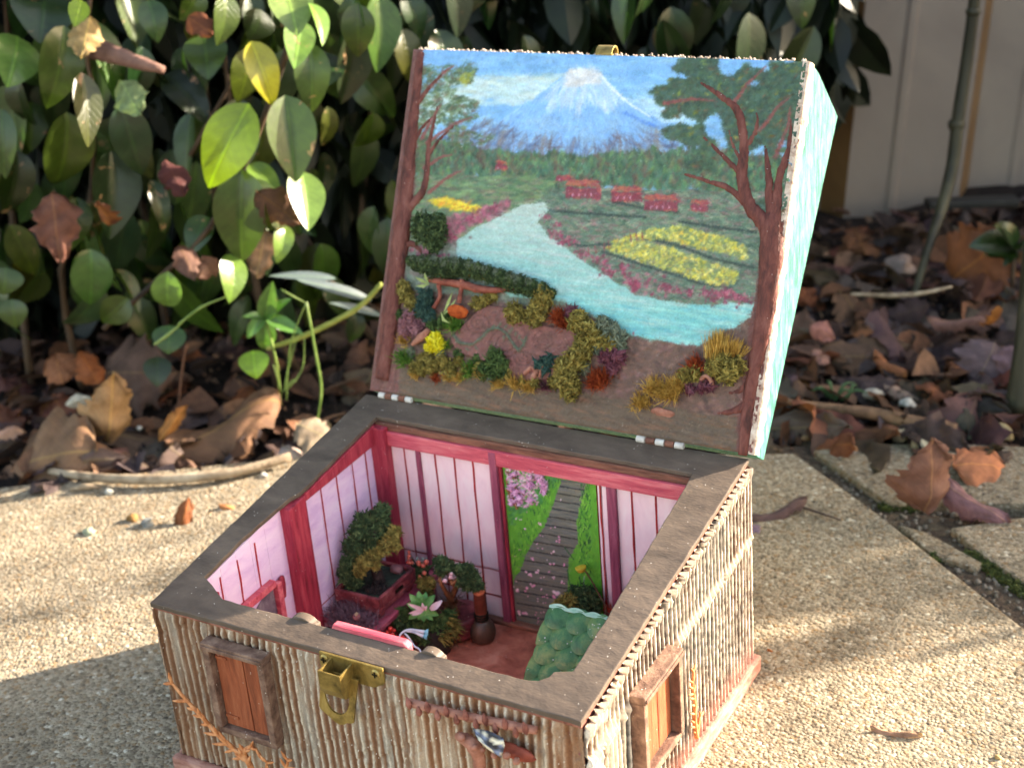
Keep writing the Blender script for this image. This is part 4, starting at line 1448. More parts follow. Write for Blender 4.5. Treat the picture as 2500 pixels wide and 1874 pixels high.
# ---------------------------------------------------------------- dyed moss and grass glued to the lid
MOSS = {
    'dark': paint('dark green moss', [(28, 40, 24), (56, 74, 42), (104, 120, 74)], 300, rough=.95, bump=.0003),
    'green': paint('green moss', [(30, 46, 22), (64, 86, 42), (104, 124, 68)], 300, rough=.95, bump=.0003),
    'olive': paint('olive moss', [(66, 58, 24), (124, 108, 50), (180, 160, 88)], 300, rough=.95, bump=.0003),
    'bluegreen': paint('blue green moss', [(24, 48, 44), (44, 74, 66), (70, 96, 84)], 300, rough=.95, bump=.0003),
    'mauve': paint('mauve coral moss', [(96, 58, 66), (140, 92, 98), (168, 120, 122)], 300, rough=.95, bump=.0003),
    'grey': paint('grey brown moss', [(70, 76, 62), (104, 112, 92), (136, 142, 120)], 300, rough=.95, bump=.0003),
    'ochre': paint('ochre static grass', [(140, 100, 40), (190, 146, 68), (220, 184, 104)], 300, rough=.9, bump=.0002),
    'rust': paint('rust static grass', [(112, 38, 18), (158, 64, 30), (186, 92, 46)], 300, rough=.9, bump=.0002),
    'grass': paint('green static grass', [(44, 82, 28), (84, 130, 44), (138, 156, 74)], 300, rough=.9, bump=.0002),
    'yellow': paint('yellow flower foam', [(190, 170, 20), (226, 208, 40), (244, 232, 90)], 300, rough=.9, bump=.0002),
    'purple': paint('purple grey fibre', [(84, 60, 72), (122, 92, 104), (150, 120, 126)], 300, rough=.9, bump=.0002),
    'wine': paint('wine red lumps', [(72, 32, 42), (106, 54, 66), (132, 82, 90)], 300, rough=.9, bump=.0003),
}


def lblob(S, x, y, r, h=.5, ar=1.0):
    p = S.lid(x, y, 0)
    R = S.r(r, p) * 1.15
    p = p + LN * R * h
    return (p, np.abs(LX * R) + np.abs(LU * R * ar) + np.abs(LN * R * .55))


UPL = LN * .75 + LU * .55


def lmoss(S, spots, kind, name, crumb=.0009, n=200):
    lpart(moss([lblob(S, *q) for q in spots], crumb * 1.0, int(n * 1.5), random.randrange(999)), name, MOSS[kind], False, 'stuff')


def lgrass(S, x, y, r, kind, n=220, spread=.6, hgt=1.25, w=.00026):
    p = S.lid(x, y, .0004)
    R = S.r(r, p)
    lpart(fibres(p, UPL, R * hgt, spread, n, w, random.randrange(999), .1, R * .28), 'grass_tuft', MOSS[kind], False, 'stuff')


lmoss(S9, [(440, 150, 110, .5), (520, 200, 100, .5), (400, 120, 80, .4), (530, 110, 80, .4), (500, 270, 60, .4)], 'dark', 'moss_bush', .0011, 170)
arch = [(290, 405, 30, .8), (350, 425, 52, .9), (430, 450, 72, 1.0), (520, 465, 82, 1.1), (620, 470, 80, 1.2), (710, 470, 72, 1.2), (800, 482, 68, 1.2), (890, 500, 64, 1.2), (980, 522, 62, 1.2), (1070, 552, 66, 1.2), (1160, 585, 72, 1.2), (1250, 612, 74, 1.2), (1340, 635, 68, 1.1), (1420, 658, 56, 1.), (1480, 685, 34, .8)]
lmoss(S9, [(x, y + random.uniform(-6, 6), r_ * .92, h * .8) for x, y, r_, h in arch], 'dark', 'moss_canopy', .0006, 420)
lmoss(S9, [(x + random.uniform(-20, 20), y - r_ * .45, r_ * .55, h * 1.7) for x, y, r_, h in arch[1:-1]], 'grey', 'moss_canopy', .0005, 200)
lmoss(S9, [(x + random.uniform(-30, 30), y + r_ * .3, r_ * .4, h * 1.8) for x, y, r_, h in arch[2:-2:2]], 'olive', 'moss_canopy', .0005, 90)
bb = MB()
for pts, w in (([(430, 560), (560, 580), (720, 600), (860, 640), (1000, 650), (1160, 640)], [40, 60, 70, 70, 50, 24]), ([(720, 560), (710, 660), (690, 760)], [50, 40, 44]), ([(520, 600), (530, 700), (480, 800)], [40, 36, 40])):
    P3 = [S9.lid(x, y, .004) for x, y in pts]
    bb.tube(P3, [S9.r(v / 2, P3[0]) for v in w], 9, jit=.15, sub=5)
lpart(bb, 'clay_branch', paint('red clay branch', [(90, 44, 34), (138, 72, 58), (166, 98, 80)], 120, rough=.75, bump=.0008))
lmoss(S9, [(1430, 730, 80, .6), (1390, 800, 80, .5), (1360, 880, 80, .5)], 'olive', 'moss_clump', .0010, 150)
lmoss(S9, [(1170, 850, 70, .6), (1230, 870, 60, .5)], 'olive', 'moss_clump', .0010, 150)
lmoss(S9, [(250, 640, 50, .6), (270, 710, 60, .6), (330, 790, 50, .5)], 'olive', 'moss_clump', .0010, 130)
lmoss(S9, [(440, 720, 60, .9), (420, 810, 60, .9), (460, 860, 50, .8)], 'bluegreen', 'moss_clump', .0010, 150)
lmoss(S9, [(860, 770, 45, .5), (930, 740, 50, .5), (990, 710, 35, .5)], 'olive', 'moss_clump', .0009, 110)
lmoss(S9, [(300, 920, 70, .6), (370, 970, 60, .6), (260, 990, 50, .5)], 'mauve', 'coral_clump', .0012, 110)
lmoss(S9, [(500, 1090, 50, .9), (550, 1120, 48, .9), (470, 1130, 40, .8), (520, 1050, 36, .8)], 'yellow', 'flower_cluster', .0009, 120)
lmoss(S9, [(400, 1250, 50, .5), (480, 1290, 60, .5), (580, 1270, 60, .5), (640, 1330, 50, .5), (400, 1330, 40, .4)], 'olive', 'moss_clump', .0010, 120)
lmoss(S9, [(1020, 1220, 70, .7), (1080, 1290, 75, .7), (1010, 1330, 60, .6), (930, 1330, 60, .5)], 'green', 'moss_clump', .0010, 150)
lmoss(S9, [(1720, 920, 70, .7), (1800, 1000, 75, .7), (1860, 1060, 70, .7), (1760, 1080, 60, .6), (1980, 1090, 60, .5)], 'olive', 'coral_moss', .0013, 150)
lmoss(S9, [(2000, 1000, 70, .5), (2060, 1060, 60, .5), (1920, 940, 55, .5)], 'grey', 'moss_clump', .0011, 120)
lmoss(S9, [(1760, 1170, 75, .8), (1700, 1250, 85, .8), (1620, 1330, 85, .8), (1640, 1420, 85, .8), (1660, 1490, 70, .7)], 'olive', 'coral_moss', .0014, 150)
lmoss(S9, [(1960, 1220, 60, .6), (2050, 1220, 55, .6), (2010, 1290, 50, .5)], 'wine', 'berry_clump', .0014, 60)
lmoss(S9, [(1660, 840, 50, .5)], 'wine', 'berry_clump', .0012, 60)
lmoss(S9, [(1400, 1280, 42, .9), (1480, 1240, 45, .9), (1450, 1320, 42, .8)], 'bluegreen', 'stone_knot', .0016, 30)
for x, y, r_, kd, n_ in ((660, 950, 110, 'grass', 240), (250, 1240, 110, 'grass', 240), (600, 1120, 60, 'grass', 120), (810, 1330, 110, 'grass', 200), (900, 1360, 90, 'ochre', 160), (1180, 1440, 110, 'ochre', 200), (1300, 1470, 90, 'ochre', 160), (1430, 1470, 80, 'wine', 120), (1550, 880, 100, 'rust', 260), (1590, 950, 80, 'rust', 200), (1900, 1400, 130, 'rust', 320), (1840, 1450, 90, 'rust', 200), (230, 1080, 80, 'ochre', 130), (330, 1370, 70, 'ochre', 110), (620, 1390, 70, 'ochre', 120), (500, 1400, 70, 'rust', 90), (700, 1400, 70, 'ochre', 100), (1040, 1440, 80, 'ochre', 140), (720, 840, 60, 'rust', 110)):
    lgrass(S9, x, y, r_, kd, n_)
for pts in ([(440, 600), (380, 570), (320, 540)], [(440, 600), (390, 615), (325, 615)], [(440, 600), (410, 540), (400, 500)], [(560, 850), (600, 760), (640, 660)], [(560, 860), (620, 800), (670, 720)], [(540, 830), (560, 900), (620, 930)]):
    P3 = np.array([S9.lid(x, y, .007) for x, y in pts])
    d = np.cross(P3[2] - P3[0], LN); d /= np.linalg.norm(d)
    w = .0011
    lpart(MB().add([P3[0], P3[1] - d * w, P3[1] + d * w, P3[2]], [(0, 1, 2), (1, 3, 2)]), 'blade_leaf', paint('pale green blade', [(126, 140, 74), (160, 168, 104)], 200, rough=.6))
od = S9.lid(680, 830, .006)
lpart(MB().ball(od, (S9.r(105, od), .002, S9.r(62, od)), 3, .12), 'orange_leaf', paint('orange leaf disc', [(120, 44, 14), (170, 72, 26), (190, 92, 40)], 260, rough=.85, bump=.0006))
P3 = [S9.lid(300, 1110, .003), S9.lid(370, 1050, .005), S9.lid(440, 980, .005)]
lpart(MB().tube(P3, [.0012, .0026, .0018], 8, jit=.2, sub=4), 'clay_stick', CLAY)
P3 = [S9.lid(1240, 1360, .003), S9.lid(1310, 1300, .004), S9.lid(1350, 1350, .004), S9.lid(1300, 1400, .003), S9.lid(1390, 1280, .004), S9.lid(1370, 1380, .003)]
lpart(MB().tube(P3, [.0012, .0014, .0014, .0012, .0012, .0010], 8, jit=.15, sub=4), 'clay_root', CLAY)
lmoss(S9, [(330, 1310, 40, .5), (450, 1190, 34, .6), (700, 1250, 38, .5), (760, 1330, 40, .5), (880, 1300, 42, .5), (1130, 1370, 40, .5), (1240, 1420, 40, .5), (1350, 1430, 40, .5), (1500, 1430, 44, .6), (1560, 1260, 36, .6)], 'olive', 'moss_clump', .0008, 110)
lmoss(S9, [(560, 930, 36, .8), (480, 950, 40, .7), (600, 880, 34, .8), (380, 870, 40, .6), (210, 860, 36, .5), (700, 1190, 36, .5), (860, 1230, 34, .5)], 'green', 'moss_clump', .0008, 110)
lmoss(S9, [(300, 1180, 34, .5), (560, 1200, 32, .6), (980, 1400, 36, .4), (1780, 1330, 44, .5), (1880, 1150, 40, .5), (2080, 1140, 36, .4)], 'grey', 'moss_clump', .0008, 100)
# right-hand tufts
p = S10.lid(690, 1000, .001)
lpart(fibres(p, LU * .9 + LN * .28, S10.r(190, p), .13, 420, .00025, 5, .05, S10.r(26, p)), 'grass_tuft', MOSS['ochre'], False, 'stuff')
p = S10.lid(790, 990, .001)
lpart(fibres(p, LU * .8 + LN * .35 + LX * .35, S10.r(130, p), .2, 200, .00025, 6, .05, S10.r(24, p)), 'grass_tuft', MOSS['ochre'], False, 'stuff')
lmoss(S10, [(700, 1070, 60, .6), (770, 1100, 60, .6), (830, 1060, 50, .6), (740, 1030, 50, .6)], 'olive', 'moss_clump', .0010, 140)
lmoss(S10, [(500, 1110, 40, .5), (560, 1100, 40, .5)], 'olive', 'moss_clump', .0010, 110)
lgrass(S10, 560, 1050, 80, 'rust', 220)
lgrass(S10, 310, 1200, 100, 'ochre', 260)
lgrass(S10, 400, 1230, 110, 'ochre', 300)
lgrass(S10, 450, 1180, 90, 'ochre', 240)
lgrass(S10, 220, 1290, 90, 'ochre', 220)
lmoss(S10, [(530, 1205, 26, .7)], 'wine', 'berry_clump', .0012, 40)
lmoss(S10, [(660, 1180, 34, .5), (600, 1190, 28, .5)], 'wine', 'berry_clump', .0011, 40)
P3 = [S10.lid(590, 1140, .003), S10.lid(620, 1115, .004), S10.lid(650, 1140, .004), S10.lid(660, 1170, .003)]
lpart(MB().tube(P3, .0012, 8, jit=.12, sub=4), 'clay_root', CLAY)
for x, y in ((380, 1350), (330, 1340)):
    q = S10.lid(x, y, .0006)
    lpart(MB().ball(q, (.0052, .0012, .0030), 2, .2), 'clay_stone', CLAY)

# ================================================================ INSIDE THE BOX
# --- garden path painted in the doorway
DG = .0004
DX0, DX1, DZ0, DZ1 = .1064, .1672, .0090, .1185
NX2, NY2 = int((DX1 - DX0) / DG) + 1, int((DZ1 - DZ0) / DG) + 1


def cv12(x, y):
    p = S12.y(x, y, .1852)
    return (p[0] - DX0) / DG, (p[2] - DZ0) / DG


dc = Canvas(NX2, NY2, cv12, .0000585 / DG)
dc.col[:] = np.array((88, 160, 48)) / 255
al = np.ones((NY2, NX2), bool)
dc.dabs(al, 800, 22, [(84, 156, 50), (98, 172, 56), (72, 140, 52), (112, 178, 60)], 3, 1.4, .3, .6)
dc.dabs(dc.mask([(130, 130), (640, 220), (520, 420), (300, 560), (180, 700), (150, 400)], 30), 260, 24, [(60, 130, 70), (80, 150, 84), (52, 112, 66)], 2, 1.2, .5, .6)
path = dc.mask([(640, 245), (860, 285), (800, 500), (770, 640), (790, 820), (700, 960), (690, 1240), (560, 1600), (180, 1560), (210, 1140), (260, 1080), (320, 920), (400, 780), (480, 680), (560, 480)], 10)
dc.fill(path, (110, 110, 98))
dc.dabs(path, 900, 17, [(98, 100, 96), (120, 118, 100), (134, 124, 96), (86, 90, 92), (144, 136, 116), (106, 110, 112)], 14, -.0, .04, .6, .00003)
for i in range(16):
    y = 300 + i * 66 + i * i * 1.5
    dc.stroke([(300 - i * 4, y - 40), (560, y), (820, y + 44)], 5, random.choice([(40, 42, 48), (36, 40, 46), (112, 96, 66)]), .0)
    mline = dc.mask([(230, y - 60), (900, y + 50), (900, y + 64), (230, y - 46)], 4) & path
    dc.fill(mline, random.choice([(44, 48, 52), (50, 52, 52), (56, 54, 46)]), .8)
for _ in range(260):
    s_ = random.choice((0, 1, 1))
    if s_:
        x, y = random.uniform(790, 900), random.uniform(300, 1150)
    else:
        t = random.random()
        x, y = 590 - 390 * t + random.uniform(-110, 40), 250 + 850 * t
    dc.stroke([(x, y), (x + random.uniform(-16, 16), y - random.uniform(20, 44))], 4, random.choice([(30, 96, 44), (24, 76, 40), (130, 190, 70), (44, 110, 50)]), .85)
bl = dc.mask([(140, 150), (420, 190), (530, 300), (500, 350), (420, 330), (430, 470), (330, 500), (160, 480)], 26)
dc.dabs(bl, 620, 12, [(226, 160, 196), (206, 130, 172), (236, 186, 210), (180, 100, 140), (240, 206, 222)], 2, .3, 1.2, .9, .0003)
for st in ([(140, 330), (190, 420), (240, 520)], [(140, 250), (190, 350), (280, 430)], [(140, 170), (220, 210)]):
    dc.stroke(st, 9, (150, 92, 56), .9, .0005)
pet = [(230, 600, 18), (265, 610, 16), (325, 548, 14), (310, 690, 22), (450, 650, 22), (620, 430, 16), (595, 790, 28), (455, 750, 16), (412, 828, 15), (425, 860, 10), (465, 872, 16), (575, 905, 22), (375, 965, 22), (505, 972, 12), (545, 1010, 26), (662, 1018, 22), (350, 1095, 34), (415, 1078, 30), (520, 1075, 20), (450, 1135, 16), (480, 1125, 14), (570, 1132, 22), (632, 1175, 24), (380, 1200, 32), (230, 1172, 14), (240, 1240, 30), (325, 1240, 32), (470, 1250, 20), (495, 1298, 22), (570, 1290, 54), (330, 1300, 14), (418, 1335, 20), (480, 1358, 18), (275, 1450, 46), (405, 1450, 20), (430, 1490, 16), (430, 1525, 18), (465, 1448, 20), (220, 940, 14), (262, 885, 12), (560, 680, 20), (200, 1225, 20)]
for x, y, r_ in pet:
    for k in range(4 if r_ > 20 else 2):
        g = dc.conv(x + random.gauss(0, r_ * .45), y + random.gauss(0, r_ * .35))
        dc.dab(g[0], g[1], max(1.0, r_ * .5 * dc.k), max(.8, r_ * .4 * dc.k), random.random() * 3, np.array(random.choice([(236, 160, 190), (240, 190, 206), (226, 140, 172), (244, 214, 220)])) / 255, .95, .00012)
for st in ([(665, 860), (710, 920), (750, 975)], [(690, 1060), (700, 1150), (730, 1240)], [(840, 1120), (835, 1200)], [(800, 1130), (810, 1200)]):
    dc.stroke(st, 7, random.choice([(40, 92, 48), (140, 170, 150)]), .9)
dc.h += (nz(NX2, NY2, 60, 95, 3) - .5) * .0003
P = np.stack([DX0 + dc.gx * DG, .1850 - .0008 - dc.h, DZ0 + dc.gy * DG], -1)
sheet_mesh('doorway_painting', P, colattr('doorway painting', .6, .0002, 1500, .10, .4), back_wall, lin_np(np.clip(dc.col, 0, 1)))
# blossom twig standing proud of the doorway painting
tw = MB()
for st in ([(135, 340), (200, 430), (240, 520)], [(140, 200), (190, 240), (240, 250)], [(135, 300), (210, 330), (290, 400)]):
    tw.tube([S12.y(x, y, .1825) for x, y in st], [.0006, .0005, .0003], 6, sub=3)
tw.build('blossom_twig', paint('blossom twig', [(110, 66, 40), (150, 98, 62)], 200), back_wall)
bs = []
for _ in range(34):
    p = S12.y(random.uniform(170, 500), random.uniform(190, 480), .1825)
    bs.append((p, random.uniform(.0012, .0022)))
moss(bs, .0009, 9, 8).build('blossom', paint('pink blossom', [(196, 120, 160), (222, 156, 190), (238, 196, 214)], 300, rough=.8), back_wall, False, 'stuff')

# --- stepped dais in the back left corner
DAIS = paint('dark red dais', [(92, 30, 40), (132, 50, 60), (156, 74, 80)], 60, (4, 1, 4), rough=.6, bump=.0004, specks=.05)
dais = thing('corner_platform', 'crimson stepped platform in the back left corner of the box', 'platform', (.037, .147, .0082))
MB().box((.0195, .1120, .0083), (.0525, .1765, .0330), .0008).build('platform_block', DAIS, dais, False)
MB().box((.0193, .1090, .0332), (.0578, .1790, .0368), .0008).build('platform_board', paint('rose dais board', [(126, 44, 62), (166, 72, 92), (184, 100, 114)], 60, (4, 1, 4), rough=.6, bump=.0004, specks=.05), dais, False)
MB().box((.0530, .1120, .0083), (.0640, .1765, .0180), .0006).build('platform_step', DAIS, dais, False)

# --- large bonsai in a rectangular tray
tray = thing('bonsai_tray', 'large bushy green bonsai in a rectangular crimson tray, back left corner of the box', 'bonsai', (.038, .139, .0369))
tx0, tx1, ty0, ty1, tz0, tz1 = .0222, .0545, .1195, .1585, .0410, .0510
TRAY = paint('speckled crimson tray', [(70, 32, 36), (120, 48, 54), (156, 84, 84)], 110, rough=.55, bump=.0006, specks=.12)
for a_ in (tx0 + .002, tx1 - .007):
    for b_ in (ty0 + .002, ty1 - .007):
        MB().box((a_, b_, .0369), (a_ + .005, b_ + .005, .0412), .0005).build('tray_foot', TRAY, tray, False)
tb = MB()
wl = .0024
tb.prism([(tx0, ty0, tz0), (tx1, ty0, tz0), (tx1, ty1, tz0), (tx0, ty1, tz0)], (0, 0, .0030), .0006)
tb.build('tray_base', TRAY, tray, False)
for lo, hi in (((tx0, ty0, .0442), (tx1, ty0 + wl, tz1)), ((tx0, ty1 - wl, .0442), (tx1, ty1, tz1)), ((tx0, ty0 + wl + .0001, .0442), (tx0 + wl, ty1 - wl - .0001, tz1)), ((tx1 - wl, ty0 + wl + .0001, .0442), (tx1, ty1 - wl - .0001, tz1))):
    MB().box(lo, hi, .0007).build('tray_wall', TRAY, tray, False)
MB().box((tx1 - .0004, .136, .0456), (tx1 + .0004, .144, .0478), .0002).build('tray_slot', DARKM, tray, False)
MB().box((tx0 + wl, ty0 + wl, .0442), (tx1 - wl, ty1 - wl, .0490), .0006).build('tray_soil', paint('green black soil', [(26, 34, 30), (44, 56, 46), (58, 74, 58)], 200, rough=.9, bump=.0008), tray)
anch = np.array([.038, .140, .075])


def face_blobs(S, spots, p, dep=.75):
    out = []
    for x, y, r_ in spots:
        c = S.face(x, y, p)
        R = S.r(r_, p) * 1.15
        out.append((c + E2 * random.uniform(-.3, .3) * R, (R, R * dep, R)))
    return out


tk = np.array([.042, .138, .049])
MB().tube([tk, tk + np.array([-.002, .001, .010]), tk + np.array([-.006, .002, .022]), tk + np.array([.0, .003, .034])], [.0042, .0030, .0022, .0012], 8, sub=4, jit=.15).build('trunk', paint('dark bonsai wood', [(36, 24, 22), (62, 44, 40)], 200, rough=.85, bump=.0008), tray)
moss(face_blobs(S11, [(640, 190, 70), (600, 260, 90), (520, 300, 110), (430, 330, 90), (400, 430, 110), (500, 460, 120), (590, 380, 100), (330, 580, 95), (430, 600, 110), (520, 600, 90), (300, 740, 90), (270, 850, 80), (350, 880, 80), (330, 930, 60), (640, 320, 60)], anch), .0011, 260, 2).build('crown', MOSS['dark'], tray, False, 'stuff')
an2 = anch + E2 * -.006
moss(face_blobs(S11, [(760, 420, 62), (720, 490, 70), (660, 560, 62), (760, 540, 50), (600, 620, 50), (520, 680, 70), (440, 720, 70), (560, 730, 45), (400, 800, 50)], an2), .0011, 220, 3).build('crown', MOSS['olive'], tray, False, 'stuff')
moss([((.0475, .1320, .0495), (.006, .005, .004)), ((.0430, .1285, .0495), (.005, .004, .003))], .0010, 120, 4).build('soil_crumbs', paint('black crumbs', [(24, 18, 18), (48, 36, 34)], 300), tray, False, 'stuff')
MB().ball(S11.z(780, 780, .0515), (.0042, .0036, .0026), 3, .2).build('pebble', paint('mauve pebble', [(110, 70, 74), (144, 100, 102)], 120, rough=.7), tray)

# --- purple fibre plant with a cream bud
pp = thing('fibre_plant', 'purple grey fibre plant with a cream bud, in front of the bonsai tray', 'plant', (.0385, .117, .0369))
for k, (x, y, z) in enumerate([(.034, .1155, .0370), (.041, .1140, .0370), (.047, .1110, .036), (.028, .1150, .0370), (.050, .106, .030), (.037, .1105, .034)]):
    fibres((x, y, z), (0.05, -.25, 1), .0135, .75, 260, .00024, k, .25, .0040).build('fibres', MOSS['purple'], pp, False, 'stuff')
bp = S11.face(375, 1245, np.array([.0420, .110, .043]))
MB().lathe([(.0008, 0), (.0022, .0010), (.0024, .0020), (.0017, .0026)], bp - np.array([0, 0, .0022]), (.2, -.5, .8), 12).build('cup', paint('pink cup', [(140, 70, 74), (176, 104, 100)], 200), pp)
MB().ball(bp, (.0013, .0013, .0018), 2).build('bud', paint('cream bud', [(206, 170, 128), (226, 200, 160)], 200, rough=.5), pp)

# --- leafy rosette with pink petals in moss
ro = thing('rosette_plant', 'green leaf rosette with pale pink petals growing from moss, middle of the box', 'plant', (.074, .140, .0083))
ra_ = np.array([.0735, .1365, .0300])
moss(face_blobs(S11, [(880, 1300, 100), (1000, 1380, 110), (1130, 1360, 110), (1240, 1330, 110), (820, 1220, 60), (1320, 1280, 70), (1080, 1480, 70), (1230, 1450, 80), (1330, 1400, 60)], ra_ + E2 * .006), .0011, 170, 5).build('moss_base', MOSS['green'], ro, False, 'stuff')
moss(face_blobs(S11, [(800, 1330, 70), (860, 1390, 70), (930, 1430, 60), (1000, 1460, 60)], ra_ + E2 * .004), .0010, 110, 6).build('moss_base', MOSS['dark'], ro, False, 'stuff')
for (x, y, kk) in ((1300, 1310, 1), (1350, 1360, 2), (1330, 1420, 3), (1280, 1440, 4), (1220, 1470, 5)):
    p = S11.face(x, y, ra_ + E2 * .002)
    fibres(p, E1 * .8 + np.array([0, 0, -.1]) - E2 * .3, .0085, .5, 26, .0004, kk, .4, .0015).build('moss_sprig', MOSS['olive'], ro, False, 'stuff')
MB().ball((.0745, .1430, .0150), (.012, .010, .0105), 3, .1).build('mound', paint('dark mound', [(30, 24, 20), (56, 40, 34)], 200, rough=.9), ro)
RLEAF = paint('rosette leaf', [(52, 112, 48), (84, 146, 66), (126, 178, 96)], 120, rough=.45, spec=.5)
cen = S11.face(1040, 1170, ra_)


def petal(mb, base, tip, w, nrm, lift=.0012):
    base, tip = np.array(base), np.array(tip)
    t = tip - base
    s_ = np.cross(t, nrm); s_ /= np.linalg.norm(s_)
    n_ = np.cross(s_, t); n_ /= np.linalg.norm(n_)
    V, F = [], []
    for i in range(7):
        u = i / 6
        wd = w * math.sin(math.pi * min(1, .12 + u * .88)) ** .8
        c_ = base + t * u + n_ * lift * math.sin(math.pi * u)
        V += [c_ - s_ * wd + n_ * wd * .35, c_, c_ + s_ * wd + n_ * wd * .35]
    for i in range(6):
        for j in range(2):
            F.append((i * 3 + j, i * 3 + j + 1, i * 3 + j + 4, i * 3 + j + 3))
    mb.add(V, F)


for tx, ty in ((910, 1030), (1000, 1000), (1080, 1010), (1170, 1040), (880, 1130), (900, 1290), (1060, 1320), (1210, 1250), (1000, 1300), (1150, 1300)):
    mb = MB()
    petal(mb, cen, S11.face(tx, ty, ra_ - E2 * .001 * (ty - 1100) / 100), S11.r(42, ra_), -FWD)
    mb.build('leaf', RLEAF, ro)
PPET = paint('pale pink petal', [(222, 168, 172), (238, 196, 196)], 200, rough=.5)
c2 = S11.face(1060, 1190, ra_ - E2 * .004)
for tx, ty in ((900, 1230), (930, 1250), (1090, 1150), (1040, 1120), (890, 1130), (1000, 1180), (950, 1170)):
    mb = MB()
    petal(mb, c2, S11.face(tx, ty, ra_ - E2 * .006), S11.r(20, ra_), -FWD)
    mb.build('petal', PPET, ro)
mb = MB()
petal(mb, S11.face(1120, 1190, ra_ - E2 * .003), S11.face(1245, 1095, ra_ - E2 * .004), S11.r(34, ra_), -FWD, .002)
mb.build('petal', paint('white pink petal', [(226, 190, 200), (240, 216, 220)], 200, rough=.5), ro)

# --- small bonsai in a round pot
sb = thing('small_bonsai', 'small spreading bonsai in a round dark red pot, right of the leaf rosette', 'bonsai', (.0800, .1610, .0083))
MB().lathe([(.0085, 0), (.0125, .004), (.0132, .012), (.0138, .0165), (.0126, .0168), (.0118, .0150), (.0, .0150)], (.0800, .1610, .0083), n=28).build('pot', TRAY, sb)
tb0 = np.array([.0800, .1600, .0230])
sa = np.array([.0900, .1560, .0600])
br = MB()
br.tube([tb0, tb0 + np.array([-.003, 0, .010]), tb0 + np.array([.002, -.001, .020]), S11.face(1330, 900, sa)], [.0026, .0021, .0018, .0013], 8, sub=4, jit=.12)
br.tube([tb0 + np.array([-.002, 0, .008]), S11.face(1230, 930, sa), S11.face(1220, 860, sa)], [.0016, .0013, .0008], 7, sub=4, jit=.12)
br.tube([S11.face(1330, 940, sa), S11.face(1440, 860, sa), S11.face(1540, 880, sa)], [.0013, .0011, .0007], 7, sub=4, jit=.12)
br.build('trunk', paint('orange brown wood', [(110, 66, 40), (150, 98, 64)], 200, rough=.75, bump=.0006), sb)
moss(face_blobs(S11, [(1220, 730, 60), (1280, 740, 65), (1330, 770, 50), (1420, 800, 65), (1490, 790, 70), (1550, 830, 55), (1450, 900, 60), (1490, 950, 40), (1580, 890, 50), (1610, 940, 45), (1560, 960, 40), (1230, 800, 45)], sa), .0010, 220, 9).build('crown', MOSS['dark'], sb, False, 'stuff')
fibres(S11.face(1340, 1150, tb0), (0, -.3, 1), .0095, .7, 130, .0003, 12, .2, .003).build('brown_tuft', paint('brown fibre', [(86, 48, 28), (130, 80, 50)], 200), sb, False, 'stuff')
moss(face_blobs(S11, [(1050, 930, 60), (1110, 910, 60), (1090, 980, 60)], np.array([.071, .158, .035])), .0010, 120, 10).build('moss_tuft', MOSS['olive'], sb, False, 'stuff')
for x, y in ((1270, 900), (1335, 830), (1330, 860)):
    MB().ball(S11.face(x, y, sa - E2 * .002), .0014, 2, .2).build('blossom', PPET, sb)

# --- bottle vase
VB = np.array([.0962, .1615, .0083])
vase = thing('bottle_vase', 'tiny round brown bottle vase with a banded neck, on the floor of the box', 'vase', VB)
axv = np.array([.03, -.02, 1.0])
MB().lathe([(.0040, 0), (.0066, .0012), (.0079, .0045), (.0080, .0075), (.0070, .0112), (.0050, .0138), (.0042, .0150)], VB, axv, 28).build('vase_body', paint('brown glazed bottle', [(58, 40, 32), (84, 60, 48), (98, 74, 60)], 80, rough=.4, spec=.5, specks=.05), vase)
MB().lathe([(.0043, .0148), (.0036, .0160), (.0036, .0240), (.0040, .0250), (.0037, .0320), (.0040, .0340), (.0040, .0352), (.0016, .0353)], VB, axv, 20, .02).build('vase_neck', paint('red brown neck', [(84, 36, 26), (124, 60, 44)], 120, rough=.55), vase)
for hh in (.0152, .0170, .0188):
    MB().lathe([(.0040, hh), (.0046, hh + .0005), (.0040, hh + .0011)], VB, axv, 20).build('neck_band', DARKM, vase)
ax_n = axv / np.linalg.norm(axv)
MB().lathe([(.0020, .0), (.0038, .0006), (.0041, .0022), (.0030, .0028), (.0012, .0016)], VB + ax_n * .0350, (0.25, -.55, 1), 18).build('vase_mouth', paint('orange clay mouth', [(180, 90, 58), (214, 126, 88)], 150, rough=.6), vase)

# --- berry sprigs
BERRY = paint('red berry', [(186, 30, 24), (220, 60, 44)], 200, rough=.35, spec=.6)
BERRY2 = paint('coral berry', [(206, 84, 66), (226, 116, 92)], 200, rough=.35, spec=.6)
WIRE = paint('dark stem', [(30, 30, 24), (54, 52, 40)], 200)


def berries(label, spots, p, r0, mats, foot):
    t_ = thing('berry_sprig', label, 'berries', foot)
    for x, y in spots:
        c_ = S11.face(x, y, p + E2 * random.uniform(-.002, .002))
        MB().tube([foot, (np.array(foot) + c_) / 2 + np.array([random.gauss(0, .001), 0, .001]), c_], .0003, 5, sub=3).build('stem', WIRE, t_)
        MB().ball(c_, r0 * random.uniform(.85, 1.2), 2).build('berry', random.choice(mats), t_)
    return t_


